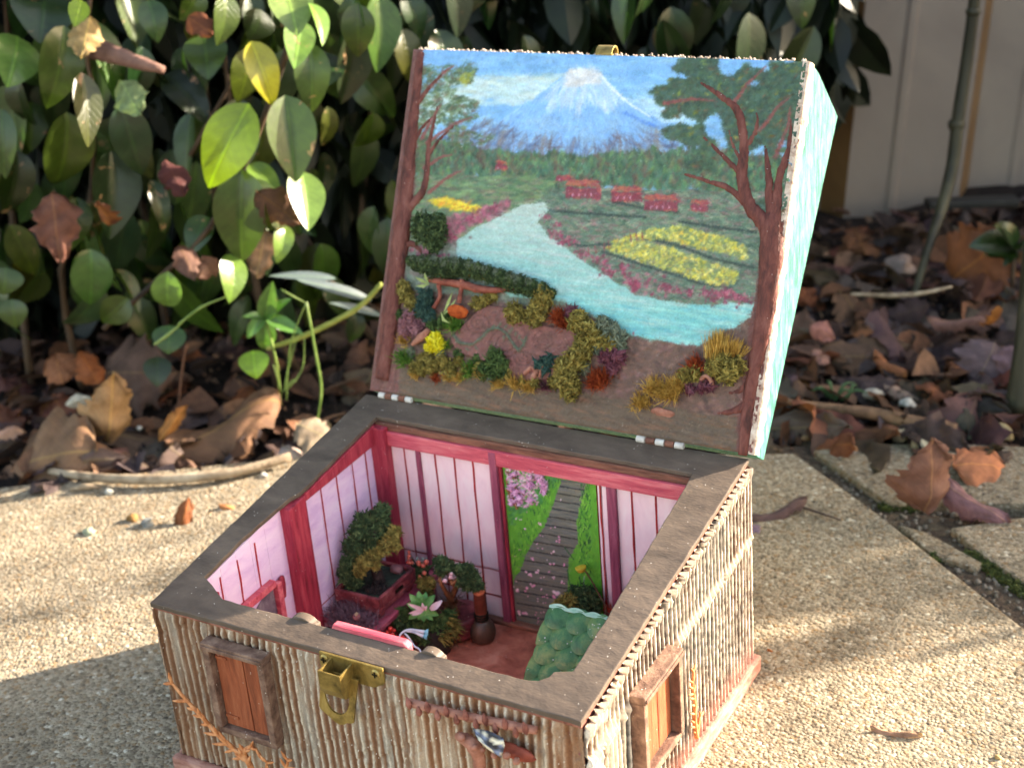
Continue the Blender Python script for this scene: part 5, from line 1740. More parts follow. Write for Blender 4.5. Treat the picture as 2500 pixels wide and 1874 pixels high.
bt = berries('upright sprig of red berries standing behind the bonsai tray', [(905, 610), (905, 650), (900, 680), (935, 690), (910, 720), (890, 715), (940, 715)], np.array([.050, .166, .052]), .0011, [BERRY, BERRY2], (.0575, .1660, .0369))
bt = berries('cluster of coral berries among dark leaves, between the two bonsai', [(1005, 730), (1050, 745), (1080, 710), (1000, 715), (1060, 820), (1015, 860)], np.array([.0610, .162, .046]), .0014, [BERRY2], (.0625, .1640, .0182))
moss(face_blobs(S11, [(1010, 800, 60), (1060, 780, 50), (980, 850, 50)], np.array([.061, .165, .042])), .0013, 60, 12).build('dark_leaves', MOSS['dark'], bt, False, 'stuff')
for pts in ([(1000, 700), (985, 650)], [(1030, 690), (1060, 660)], [(1080, 690), (1085, 665)]):
    mb = MB(); q0 = S11.face(*pts[0], np.array([.061, .165, .046])); q1 = S11.face(*pts[1], np.array([.061, .165, .048]))
    petal(mb, q0, q1, .0009, -FWD, .0004); mb.build('leaf', paint('grey green leaf', [(86, 110, 104), (120, 144, 136)], 200), bt)
berries('low red berries peeping over the front wall beside the rose beam', [(600, 1420), (640, 1440), (670, 1440), (720, 1385), (735, 1420), (755, 1400), (740, 1440), (840, 1470), (855, 1475), (690, 1420)], np.array([.0700, .1150, .0265]), .0012, [BERRY], (.0705, .1160, .0083))

# --- blue wire flower
bf = thing('blue_flower', 'pale blue flower pair on bent white stems, just behind the front wall', 'flower', (.0920, .1020, .0083))
WST = paint('white wire', [(196, 204, 216), (220, 226, 234)], 200, rough=.4, spec=.5)
fa = np.array([.0890, .1120, .0380])
qf = lambda x, y, d=0: S11.face(x, y, fa + E2 * d)
MB().tube([np.array([.0920, .1020, .0083]), qf(1030, 1640, -.004), qf(960, 1560), qf(900, 1470), qf(860, 1430)], [.0005, .0005, .0006, .0006, .0005], 7, sub=4).build('stem', WST, bf)
MB().tube([qf(800, 1490), qf(830, 1430), qf(900, 1395), qf(1000, 1405), qf(1060, 1418)], [.0004, .0006, .0007, .0008, .0012], 7, sub=4).build('stem', WST, bf)
MB().tube([qf(880, 1410), qf(960, 1420), qf(1050, 1460)], [.0005, .0007, .0011], 7, sub=4).build('stem', WST, bf)
for x, y in ((1075, 1420), (1065, 1462)):
    MB().lathe([(.0006, 0), (.0016, .0016), (.0020, .0026), (.0010, .0022)], qf(x - 22, y - 2), E1 * .95 + np.array([0, 0, -.15]), 10).build('bloom', paint('sky blue bloom', [(110, 186, 210), (160, 214, 226)], 200, rough=.5), bf)

# --- little scaled roof
GREEN = paint('glazed green roof', [(40, 92, 54), (84, 120, 66), (120, 138, 80)], 70, rough=.4, bump=.0004, specks=.14, spec=.5)
GREEN2 = paint('glazed green scale', [(34, 92, 50), (64, 116, 66), (122, 142, 80)], 110, rough=.4, bump=.0004, specks=.14, spec=.5)
RT0, RT1 = np.array([.1700, .1175, .0770]), np.array([.2040, .1175, .0770])
RD = np.array([0, -.0400, -.0350])
roof = thing('scaled_roof', 'small shelter with a sloping green scaled roof in the front right corner', 'roof', (.187, .100, .0083))
RNn = np.cross(RT1 - RT0, -RD); RNn /= np.linalg.norm(RNn)
RNn = RNn if RNn[2] > 0 else -RNn
rd = RD / np.linalg.norm(RD)
MB().prism([RT0, RT1, RT1 + RD, RT0 + RD], -RNn * .0022, .0004).build('roof_board', GREEN, roof, False)
MB().prism([RT0 - rd * .0002 + RNn * .0001, RT1 - rd * .0002 + RNn * .0001, RT1 + rd * .0012 + RNn * .0001, RT0 + rd * .0012 + RNn * .0001], RNn * .0008, .0003).build('ridge_strip', paint('pale green ridge', [(130, 178, 150), (176, 208, 186)], 120, rough=.5), roof, False)
mb = MB()
pr = [RT0 + (RT1 - RT0) * t + RNn * .0005 - rd * (.0004 + .0016 * abs(math.sin(t * 3.2 * math.pi))) for t in np.linspace(0, 1, 25)]
mb.prism(pr + [RT1 + rd * .001, RT0 + rd * .001], -RNn * .0012, 0).build('ridge_crest', MATS['pale green ridge'], roof, False)
sw = .0125
for r_i in range(5):
    for c_i in range(4):
        x = .1700 + (c_i + (.5 if r_i % 2 == 0 else 0.0)) * sw
        s_ = .0050 + r_i * .0098
        if x < .1695 or x > .2045:
            continue
        c0 = np.array([x, 0, 0]) + np.array([0, RT0[1], RT0[2]]) + rd * s_
        V, F = [], []
        nr, na = 4, 18
        R = sw * .56
        V.append(c0 + RNn * .0022)
        for i in range(1, nr + 1):
            for j in range(na):
                t = 2 * math.pi * j / na
                rr = R * i / nr
                q = c0 + LX * rr * math.cos(t) + rd * rr * math.sin(t) * 1.05
                hh = .0026 * math.cos(i / nr * 1.42) + .0009 * math.sin(t) * i / nr
                q[0] = min(max(q[0], .1694), .2046)
                V.append(q + RNn * max(hh, -.0006))
        for j in range(na):
            F.append((0, 1 + j, 1 + (j + 1) % na))
        for i in range(nr - 1):
            for j in range(na):
                F.append((1 + i * na + j, 1 + (i + 1) * na + j, 1 + (i + 1) * na + (j + 1) % na, 1 + i * na + (j + 1) % na))
        MB().add(V, F).build('roof_scale', GREEN2, roof)
for x in (.1720, .2015):
    for y, z in ((.1150, .0740), (.0820, .0450)):
        MB().box((x - .0012, y - .0012, .0083), (x + .0012, y + .0012, z), .0003).build('roof_post', CRIMSON, roof, False)

# --- moss mound, yellow flower and red sprig behind the roof
ms = thing('moss_mound', 'dark olive moss mound at the foot of the painted doorway behind the green roof', 'moss', (.160, .1740, .0083))
ma = np.array([.1590, .1735, .0380])
moss(face_blobs(S16, [(780, 450, 110), (860, 500, 100), (700, 500, 100), (880, 600, 100), (760, 600, 120), (620, 560, 90), (560, 600, 80)], ma), .0010, 170, 14).build('moss_heap', MOSS['dark'], ms, False, 'stuff')
moss(face_blobs(S16, [(620, 540, 80), (540, 580, 70), (480, 600, 50)], ma - E2 * .003), .0010, 130, 15).build('moss_heap', MOSS['olive'], ms, False, 'stuff')
MB().box((.150, .1690, .0083), (.171, .1790, .0330), .002).build('mound_core', paint('dark mound core', [(30, 26, 20), (50, 42, 32)], 100), ms)
yf = thing('yellow_flower', 'single yellow cup flower on a thin bent stem before the doorway', 'flower', (.1690, .1770, .0083))
ya = np.array([.1600, .1760, .0550])
MB().tube([(.1690, .1770, .0083), S16.face(1040, 670, ya), S16.face(960, 480, ya), S16.face(870, 310, ya), S16.face(800, 205, ya)], [.0006, .0006, .0005, .0005, .0005], 6, sub=4).build('stem', paint('thin brown stem', [(80, 52, 36), (112, 78, 54)], 200), yf)
yc = S16.face(750, 180, ya)
MB().lathe([(.0004, -.0022), (.0022, -.0016), (.0031, .0002), (.0033, .0012), (.0026, .0010), (.0010, .0006)], yc, (-.25, .05, 1), 16).build('bloom', paint('yellow bloom', [(206, 160, 40), (232, 196, 74)], 200, rough=.5), yf)
rs = thing('red_sprig', 'small coral red sprig beside the plum post at the right of the box', 'plant', (.1730, .1780, .0083))
rp = S16.face(1110, 640, np.array([.1700, .1790, .030]))
for k in range(5):
    fibres(rp + np.array([0, 0, -.004 + .001 * k]), (random.uniform(-.4, .4), -.2, 1), .0075, .6, 14, .0004, k, .0, .001).build('sprig_fronds', paint('coral red sprig', [(190, 56, 40), (222, 96, 70)], 200), rs, False, 'stuff')
MB().tube([(.1730, .1780, .0083), rp], .0007, 6).build('stem', WIRE, rs)

# ================================================================ SHRUB
LEAFM = objcol('shrub leaf', .28, 5, .3, .0006, .71, .5, .18, True)
LEAFD = objcol('spotted shrub leaf', .32, 5, .35, .0006, .62, .5, .18, True)
DEADM = objcol('dead leaf', .75, 5, .4, .0012, None, .25, .12, True)


def leaf_mesh(name, seed, mat, fold=.25, bend=.2, wave=.05, curl=0.0, wid=.5, nx=8, ny=16, crump=0.0):
    g = np.random.default_rng(seed)
    u = np.linspace(-1, 1, nx + 1)[None, :] * np.ones((ny + 1, 1)); v = np.linspace(0, 1, ny + 1)[:, None] * np.ones((1, nx + 1))
    w = wid / 2 * (np.sin(np.pi * np.clip(v, 0, 1) ** .85) ** .75) * (1 - .25 * v) * 1.15 + .004
    if crump:
        w = w * (1 + .10 * np.sin(v * g.uniform(14, 22) + g.uniform(0, 6) + np.sign(u)) * abs(u) + .12 * g.normal(size=u.shape) * (abs(u) > .8))
    X = u * w
    Z = np.abs(X) * fold + wave * np.sin(v * g.uniform(6, 11) + g.uniform(0, 6) + u) * np.abs(u) ** 1.5
    if curl:
        R = wid / (2 * curl)
        th = X / R
        Z = Z * .6 + R * (1 - np.cos(th)); X = R * np.sin(th)
        Z += .05 * curl * np.sin(v * g.uniform(3, 7) + u * g.uniform(1, 3) + g.uniform(0, 6))
        X += .03 * curl * np.sin(v * g.uniform(4, 8) + g.uniform(0, 6))
    Y = v.copy()
    if bend:
        Rb = 1 / bend
        Y2 = (Rb - Z) * np.sin(v / Rb); Z = Rb - (Rb - Z) * np.cos(v / Rb); Z = -Z + 2 * 0
        Z = -(Rb * (1 - np.cos(v / Rb))) + (np.abs(X) * fold if not curl else (Z + Rb * (1 - np.cos(v / Rb))) * 1.0)
        Y = np.sin(v / Rb) * Rb
    if crump:
        q_ = np.stack([u, v * 2, u * v], -1).reshape(-1, 3)
        Z = Z + crump * (fbm(q_, 2.2, seed, 3)).reshape(u.shape) * (.3 + abs(u))
        Y = Y + crump * .5 * (fbm(q_, 2.0, seed + 1, 2)).reshape(u.shape)
        X = X + crump * .4 * (fbm(q_, 2.4, seed + 2, 2)).reshape(u.shape)
    P = np.stack([X, Y, Z], -1)
    o = sheet_mesh(name, P, mat, None)
    me = o.data
    bpy.data.objects.remove(o)
    return me


GREENL = [leaf_mesh('leaf', 100 + i, LEAFM if i % 3 else LEAFD, random.uniform(.12, .5), random.uniform(.2, 1.3), .03, 0, random.uniform(.44, .54)) for i in range(12)]
DEADL = [leaf_mesh('dead_leaf', 200 + i, DEADM, random.uniform(.05, .35), random.uniform(.1, .6), .07, random.uniform(.1, .7), random.uniform(.55, .8), 9, 16, random.uniform(.05, .11)) for i in range(12)]


def leaf_matrix(base, tip, wratio, nrm):
    base, tip = np.array(base), np.array(tip)
    L = np.linalg.norm(tip - base)
    y = (tip - base) / L
    z = np.array(nrm, float); z = z - y * np.dot(z, y); z /= np.linalg.norm(z)
    x = np.cross(y, z)
    M = Matrix.Identity(4)
    for i in range(3):
        M[i][0] = x[i] * L * wratio; M[i][1] = y[i] * L; M[i][2] = z[i] * L; M[i][3] = base[i]
    return M


def jitc(c, j=14):
    k = random.uniform(-j, j)
    return (*lin([min(255, max(0, v + k + random.uniform(-5, 5))) for v in c]), 1)


def add_leaf(mesh, parent, base, tip, wr, nrm, col, name='leaf'):
    o = bpy.data.objects.new(name, mesh)
    COL.objects.link(o)
    M = leaf_matrix(base, tip, wr, nrm)
    if parent is not None:
        o.parent = parent
        o.matrix_local = Matrix.Translation(Vector(-ORG[parent.name])) @ M
    else:
        o.matrix_world = M
    o.color = col
    return o


shrub = thing('leafy_shrub', 'dense evergreen shrub with large glossy leaves overhanging the left of the patio', 'shrub', cg(-.18, 1.28, 0))
G_MID, G_DARK, G_SUN_LIME, G_PALE, G_OLIVE, G_YEL = (52, 74, 28), (32, 48, 22), (108, 136, 24), (94, 122, 58), (60, 66, 24), (146, 138, 34)  # lime is the yellowish tone of sunlit leaves, put into the colour
hero6 = [  # sheet S6: base, tip, width, colour, depth
    (370, 150, 360, 640, 240, G_MID, 1.10), (385, 650, 430, 1190, 310, G_MID, 1.09), (640, 870, 660, 1385, 290, G_DARK, 1.12), (700, 600, 840, 1060, 230, G_DARK, 1.09),
    (1440, 600, 1170, 1090, 300, G_SUN_LIME, 1.07), (1650, 550, 1720, 1055, 260, G_MID, 1.06), (1400, 980, 1380, 1560, 290, G_MID, 1.08), (1740, 990, 1800, 1310, 210, G_PALE, 1.07),
    (1790, 250, 1830, 650, 220, G_MID, 1.08), (1740, 120, 1720, 345, 120, G_PALE, 1.08), (1650, -60, 1730, 150, 170, G_PALE, 1.07), (1790, 20, 1935, 185, 90, G_PALE, 1.07),
    (1450, 240, 1610, 595, 180, G_YEL, 1.06), (1440, 280, 1430, 605, 220, G_OLIVE, 1.12), (470, 420, 560, 830, 190, G_OLIVE, 1.07), (1180, 210, 1200, 415, 170, G_MID, 1.13),
    (950, 430, 1210, 605, 170, G_DARK, 1.14), (10, 630, 20, 1035, 150, G_MID, 1.10), (100, 210, 100, 470, 230, G_PALE, 1.11), (1510, 60, 1480, 240, 200, G_DARK, 1.13),
    (1300, -40, 1330, 260, 170, G_MID, 1.11), (1150, -60, 1090, 135, 150, G_MID, 1.12), (860, 0, 920, 225, 150, G_MID, 1.13), (1200, 1250, 1080, 1425, 150, G_MID, 1.10),
    (1640, 1300, 1650, 1485, 90, G_PALE, 1.06), (1440, 950, 1635, 1095, 110, G_PALE, 1.09), (870, 1040, 1010, 1315, 120, G_DARK, 1.12), (520, 1440, 530, 1710, 220, G_MID, 1.10),
    (440, 1140, 460, 1450, 170, G_MID, 1.12), (100, 870, 100, 1310, 220, G_DARK, 1.13), (1330, 1470, 1390, 1710, 150, G_PALE, 1.07), (260, -20, 250, 130, 180, G_DARK, 1.12), (470, 0, 440, 130, 90, G_SUN_LIME, 1.09),
    (2060, 20, 2090, 340, 200, G_OLIVE, 1.12), (1880, 300, 1900, 480, 120, G_DARK, 1.16), (1590, 1200, 1560, 1320, 90, G_OLIVE, 1.08)]
for bx_, by_, tx_, ty_, w_, c_, d_ in hero6:
    b_ = S6.up(bx_, by_, d_ + random.uniform(0, .015)); t_ = S6.up(tx_, ty_, d_ - random.uniform(.005, .03))
    L_ = math.hypot(tx_ - bx_, ty_ - by_)
    nrm = -FWD * .7 + E1 * random.uniform(.1, 1.1) + np.array([0, 0, random.uniform(0, .6)])
    add_leaf(random.choice(GREENL), shrub, b_, t_, w_ / L_ / .5, nrm, jitc(c_, 8))
hero7 = [(850, 130, 830, 395, 150, G_PALE, 1.07), (460, 30, 470, 335, 200, G_MID, 1.09), (650, 265, 495, 415, 150, G_MID, 1.08), (30, 110, 20, 250, 160, G_MID, 1.10), (60, 270, 70, 420, 140, G_MID, 1.10), (1800, 335, 1800, 515, 100, G_DARK, 1.10),
         (860, 400, 850, 540, 150, G_MID, 1.09), (1280, 530, 1290, 660, 130, G_SUN_LIME, 1.06), (800, 560, 790, 700, 120, G_DARK, 1.10)]
for bx_, by_, tx_, ty_, w_, c_, d_ in hero7:
    b_ = S7.up(bx_, by_, d_); t_ = S7.up(tx_, ty_, d_ - random.uniform(.005, .02))
    L_ = math.hypot(tx_ - bx_, ty_ - by_)
    add_leaf(random.choice(GREENL), shrub, b_, t_, w_ / L_ / .5, -FWD + E1 * random.uniform(0, .6), jitc(c_, 8))
# the rest of the leaves one can tell apart
for i in range(255):
    if i < 190:
        px_, py_ = random.uniform(-60, 880), random.uniform(-80, 640)
        d_ = random.uniform(1.13, 1.30)
    else:
        px_, py_ = random.uniform(800, 1790), random.uniform(-110, 130)
        if px_ > 1600 and py_ > 60:
            continue
        d_ = random.uniform(1.18, 1.42)
    b_ = SF.up(px_, py_, d_)
    if b_[2] < .06:
        continue
    L_ = random.uniform(.036, .068)
    dr = E1 * random.gauss(0, .35) + np.array([0, 0, -1.]) - E2 * random.uniform(0, .4)
    dr /= np.linalg.norm(dr)
    nrm = -FWD * .8 + E1 * random.gauss(.3, .8) + np.array([0, 0, random.gauss(.2, .5)])
    add_leaf(random.choice(GREENL), shrub, b_, b_ + dr * L_, random.uniform(.9, 1.15), nrm, jitc(random.choice([G_MID, G_MID, G_DARK, G_DARK, G_OLIVE, (48, 70, 40)] if i < 190 else [G_DARK, (26, 40, 22)]), 8))


def leaf_mass(n, sample, size, seed):
    g = np.random.default_rng(seed)
    mb = MB()
    for _ in range(n):
        p = sample(g)
        if p is None:
            continue
        L_ = g.uniform(*size)
        d = E1 * g.normal() * .5 + np.array([0, 0, -1.]) + E2 * g.normal() * .5
        d /= np.linalg.norm(d)
        s_ = np.cross(d, g.normal(size=3)); s_ /= np.linalg.norm(s_)
        n_ = np.cross(s_, d)
        w = L_ * .25
        V = [p]
        for u_, k_ in ((.15, .62), (.38, 1.0), (.62, .88), (.84, .45)):
            c_ = p + d * L_ * u_ - n_ * L_ * .12 * u_ * u_
            V += [c_ - s_ * w * k_ + n_ * w * .3 * k_, c_, c_ + s_ * w * k_ + n_ * w * .3 * k_]
        V.append(p + d * L_ - n_ * L_ * .12)
        F = [(0, 1, 2), (0, 2, 3)]
        for i_ in range(3):
            b_ = 1 + i_ * 3
            F += [(b_, b_ + 3, b_ + 4, b_ + 1), (b_ + 1, b_ + 4, b_ + 5, b_ + 2)]
        F += [(10, 13, 11), (11, 13, 12)]
        mb.add(V, F)
    return mb


SHADE_LEAVES = paint('shade dark shrub leaves', [(8, 13, 7), (14, 22, 10), (26, 36, 16)], 14, rough=.45, bump=.0004, bscale=60)  # near-black leaf colour stands in for deep shade between the leaves


def s_in(g):
    px_ = g.uniform(-260, 1820)
    d_ = g.uniform(1.26, 1.46)
    top_ = 700 if px_ < 900 else 330 - max(0, px_ - 1400) * .45
    p = SF.up(px_, g.uniform(-260, top_), d_)
    return p if p[2] > .03 else None


leaf_mass(3200, s_in, (.04, .08), 4).build('inner_foliage', SHADE_LEAVES, shrub, False, 'stuff')


def s_up(g):
    e1 = g.uniform(-.8, .02); z = g.uniform(.38, .85)
    if e1 > -.2 and g.random() < .6:
        return None
    return cg(e1, g.uniform(1.12, 1.46), z)


leaf_mass(900, s_up, (.05, .09), 6).build('upper_foliage', SHADE_LEAVES, shrub, False, 'stuff')

TWIG = paint('shrub twig', [(40, 30, 22), (66, 48, 34), (84, 64, 46)], 60, (1, 1, .3), rough=.75, bump=.0006)


def stem(pts, r0, r1, S, dep):
    P3 = [S.up(x, y, dep) for x, y in pts]
    MB().tube(P3, np.linspace(r0, r1, len(P3)), 7, sub=4, jit=.06).build('stem', TWIG, shrub)


stem([(1700, 100), (1650, 320), (1540, 640), (1440, 900), (1390, 1000)], .0028, .0020, S6, 1.085)
stem([(1440, 900), (1200, 1330), (960, 1570), (600, 1900)], .0020, .0024, S6, 1.10)
stem([(1340, 470), (1270, 600), (1100, 900)], .0016, .0022, S6, 1.13)
stem([(520, -20), (500, 300), (540, 520)], .0020, .0016, S6, 1.10)
for _ in range(12):
    px_, py_ = random.uniform(0, 860), random.uniform(-100, 300)
    d_ = random.uniform(1.16, 1.34)
    a_ = SF.up(px_, py_, d_)
    b_ = np.array([a_[0] + random.gauss(0, .04), a_[1] + random.gauss(0, .04), 0.0])
    MB().tube([a_ + np.array([random.gauss(0, .03), 0, .3]), a_, (a_ + b_) / 2 + np.array([random.gauss(0, .02), random.gauss(0, .02), 0]), b_], [.0012, .002, .003, .004], 6, sub=3).build('stem', TWIG, shrub)
# thick dry stub seen among the leaves
MB().tube([S6.up(510, 270, 1.12), S6.up(640, 310, 1.10), S6.up(760, 350, 1.08), S6.up(945, 405, 1.07)], [.0085, .0075, .0060, .0030], 9, sub=3, jit=.1).build('dry_stub', paint('dry stub', [(92, 64, 56), (130, 96, 84)], 60, rough=.85, bump=.001), shrub)

# dead leaves caught in the shrub
for i, (bx_, by_, tx_, ty_, c_) in enumerate([(1490, 1110, 1730, 1290, (88, 56, 42)), (1040, 1420, 1130, 1610, (104, 74, 60)), (1250, 1490, 1150, 1600, (96, 70, 56)), (300, 1110, 340, 1510, (98, 64, 54)), (1090, 100, 1220, 190, (112, 68, 48)), (960, 930, 1060, 1110, (74, 42, 32)), (640, 1300, 560, 1180, (80, 48, 38)), (520, 100, 470, 330, (150, 124, 88)), (700, 470, 800, 660, (120, 130, 96)), (1530, 1330, 1490, 1600, (140, 108, 88))]):
    d_ = 1.07 + .01 * (i % 5)
    o = add_leaf(DEADL[i % 12], shrub, S6.up(bx_, by_, d_), S6.up(tx_, ty_, d_ - .02), 1.1, -FWD + E1 * random.uniform(-.3, .5), jitc(c_, 8), 'withered_leaf')

# ================================================================ LITTER AND SMALL THINGS ON THE GROUND
def fallen(label, S, bx_, by_, tx_, ty_, zb, zt, wr, col, nrm, mesh=None, name='fallen_leaf', lift=None, group=None):
    """A dead leaf from base to tip, given on a sheet with the heights of both ends."""
    b_ = S.z(bx_, by_, zb); t_ = S.z(tx_, ty_, zt)
    o = add_leaf(mesh or random.choice(DEADL), None, b_, t_, wr, nrm, jitc(col, 5), name)
    tag(o, label, 'leaf', group)
    return o


CURL = [leaf_mesh('curled_leaf', 300 + i, DEADM, .15, b_, .05, c_, w_, 14, 24, .05) for i, (b_, c_, w_) in enumerate([(.30, 1.5, .7), (.5, .75, .7), (.9, .6, .8), (.3, 2.6, .9), (1.3, .9, .55)])]
UPN = np.array([0, 0, 1.])
BR, PU, OR, TA, GR = (110, 76, 60), (90, 66, 64), (142, 80, 44), (156, 114, 82), (116, 94, 80)
# left, under the shrub
fallen('long brown leaf rolled into a tube, lying under the shrub nearest the box', S7, 850, 1010, 1410, 720, .006, .034, 1.15, BR, -FWD * .5 + UPN - E1 * .2, CURL[0])
fallen('tall tan dead leaf standing folded in the litter left of the rolled leaf', S7, 540, 1000, 590, 690, .004, .062, .95, TA, -FWD + E1 * .5, CURL[1])
fallen('large flat brown leaf spread on the patio edge at the far left', S7, 490, 1040, -120, 1060, .016, .018, 1.15, (124, 88, 70), UPN * .6 - FWD * .8, CURL[2])
fallen('purplish dead leaf rolled tight at the patio edge beside the pale twig', S7, 420, 1120, 900, 1010, .004, .014, .8, PU, UPN - FWD * .6, CURL[3])
fallen('orange tinted dead leaf standing behind the folded tan leaf', S7, 500, 700, 400, 520, .030, .060, 1.0, OR, -FWD + E1 * .4, CURL[1])
fallen('brown dead leaf hanging upright above the litter, far left', S7, 320, 700, 250, 500, .030, .060, 1.1, (130, 78, 56), -FWD, CURL[2])
fallen('bright orange leaf tip poking over the large flat brown leaf', S7, 330, 880, 490, 960, .020, .014, .9, (176, 96, 48), -FWD * .6 + UPN, CURL[4])
fallen('ochre brown leaf leaning on the long rolled leaf', S7, 800, 985, 960, 800, .006, .034, .6, (164, 108, 62), -FWD + E1 * .3, CURL[4])
fallen('dark brown dead leaf upright in the shade beneath the shrub leaves', S7, 520, 640, 760, 640, .030, .045, 1.2, (96, 66, 58), -FWD, CURL[2])
fallen('pale dead leaf fragment beside the rim of the box, below the shrub', S7, 1430, 1010, 1540, 1080, .006, .003, .9, (160, 140, 136), UPN - FWD * .3, CURL[2])
fallen('round grey brown dead leaf behind the left rim of the box', S7, 1500, 900, 1690, 960, .022, .016, 1.3, (128, 104, 92), -FWD * .7 + UPN, CURL[2])
fallen('pale crumpled leaf at the far left edge of the litter', S7, -20, 960, 140, 870, .016, .024, .8, (190, 152, 130), UPN - FWD, CURL[4])
fallen('cream curled leaf scrap below the upright orange leaf', S7, 330, 800, 450, 770, .020, .026, .7, (196, 184, 160), -FWD, CURL[1])
fallen('twisted orange brown dead leaf lying on the sunlit paving left of the box', S20, 1060, 150, 1000, 360, .014, .001, .75, (112, 66, 38), -FWD + UPN * .5 + E1 * .5, CURL[4])
fallen('tan dead leaf scrap against the left side of the box', S7, 1110, 1310, 1260, 1330, .002, .004, .7, (176, 124, 82), UPN - FWD * .4, CURL[4])
# right
fallen('large folded brown leaf standing on the far paving slab at the right', S17, 870, 480, 950, 170, .003, .056, 1.25, (112, 76, 66), -FWD + E1 * .25, CURL[1])
fallen('purplish brown leaf half lying against the large folded leaf', S17, 960, 330, 1270, 520, .022, .003, .75, (112, 82, 82), -FWD + UPN * .8, CURL[0])
fallen('broad orange brown leaf lying on the soil at the right edge', S17, 1000, 260, 1330, 210, .010, .014, 1.3, (160, 100, 74), UPN - FWD * .55, CURL[2])
fallen('dark curled leaf with an orange tip on the shaded paving behind the box', S17, 60, 500, 330, 395, .004, .012, .55, (92, 70, 70), UPN - FWD * .4, CURL[0])
fallen('dull purple leaf scrap touching the back corner of the box', S17, 20, 540, 160, 520, .002, .004, 1.0, (104, 88, 98), UPN, CURL[2])
fallen('thin curled leaf fragment alone on the sunlit paving at the lower right', S17, 615, 1465, 860, 1495, .003, .004, .42, (150, 112, 96), UPN - FWD * .3, CURL[0])
fallen('tiny orange leaf crumb on the paving near the right side of the box', S17, 140, 1105, 195, 1125, .001, .001, .6, (176, 104, 60), UPN, CURL[4])
fallen('purple brown lobed leaf hanging by the cane at the right edge', S21, 1480, 900, 1390, 1160, .030, .006, 1.5, (96, 80, 90), -FWD, CURL[2])
fallen('broad purple leaf beside the hanging lobed leaf', S21, 1640, 930, 1580, 1150, .028, .006, 1.3, (104, 86, 92), -FWD, CURL[2])
fallen('slim orange leaf hanging upright from a stalk near the right edge', S21, 1520, 690, 1470, 930, .060, .024, .45, (150, 90, 44), -FWD + E1 * .3, CURL[4])
fallen('long pinkish leaf lying across the litter in front of the broad reddish leaf', S21, 1060, 760, 1450, 745, .022, .024, .4, (128, 92, 84), UPN - FWD, CURL[0])
fallen('rust coloured leaf curled beside the grass weeds', S21, 720, 960, 930, 1090, .014, .008, .6, (150, 92, 58), UPN - FWD * .7, CURL[0])
fallen('pink grey pointed leaf near the white pebbles', S21, 790, 1170, 1020, 1240, .010, .004, .6, (146, 116, 112), UPN - FWD * .6, CURL[1])
fallen('salmon coloured leaf propped on the litter right of the lid', S21, 340, 960, 480, 1010, .020, .014, .9, (140, 96, 90), UPN - FWD, CURL[2])
fallen('pair of pink brown leaves rising behind the lid edge', S21, 330, 800, 480, 880, .030, .022, 1.1, (150, 104, 90), -FWD, CURL[1])

SEEN_LABELS = {}
COLN = ['brown', 'rust', 'greyish']
MARKS = {
    'r': [('half-buried grey pink stone', S21.z(880, 470, .01)), ('broad reddish leaf', S21.z(1330, 480, .02)), ('foot of the tall cane', S8.z(580, 975, 0)), ('black slat', S8.up(790, 682, 1.36)), ('straw stalk', S21.z(900, 605, .03)), ('long brown stick', S21.z(700, 1350, 0)), ('white pebble', S21.z(930, 1310, 0)), ('grass weeds', S21.z(480, 1230, 0)), ('right edge of the lid', S21.z(260, 800, 0)), ('hanging lobed leaf', S21.z(1450, 1000, 0)), ('slim hanging orange leaf', S21.z(1480, 760, .02)), ('upper corner of the lid', S8.z(320, 800, 0))],
    'l': [('folded tan leaf', S7.z(560, 980, 0)), ('long rolled leaf', S7.z(1130, 870, 0)), ('pale curved twig', S7.z(700, 1180, 0)), ('large flat brown leaf', S7.z(250, 1080, 0)), ('bright seedling', S7.z(1380, 800, 0)), ('slim upright stalk', S7.z(905, 790, 0))]}


def leaf_label(p, L_, k, zone):
    nm, q = min(MARKS[zone], key=lambda m_: np.linalg.norm((m_[1] - p)[:2]))
    d1, d2 = to_cg(p)[0] - to_cg(q)[0], to_cg(p)[1] - to_cg(q)[1]
    rel = ('right of' if d1 > 0 else 'left of') if abs(d1) > abs(d2) else ('behind' if d2 > 0 else 'in front of')
    far = 'just ' if abs(d1) + abs(d2) < .045 else ''
    sz = 'small' if L_ < .036 else 'big' if L_ > .054 else 'middling'
    return '%s %s dead leaf lying %s%s the %s' % (sz, COLN[k], far, rel, nm)


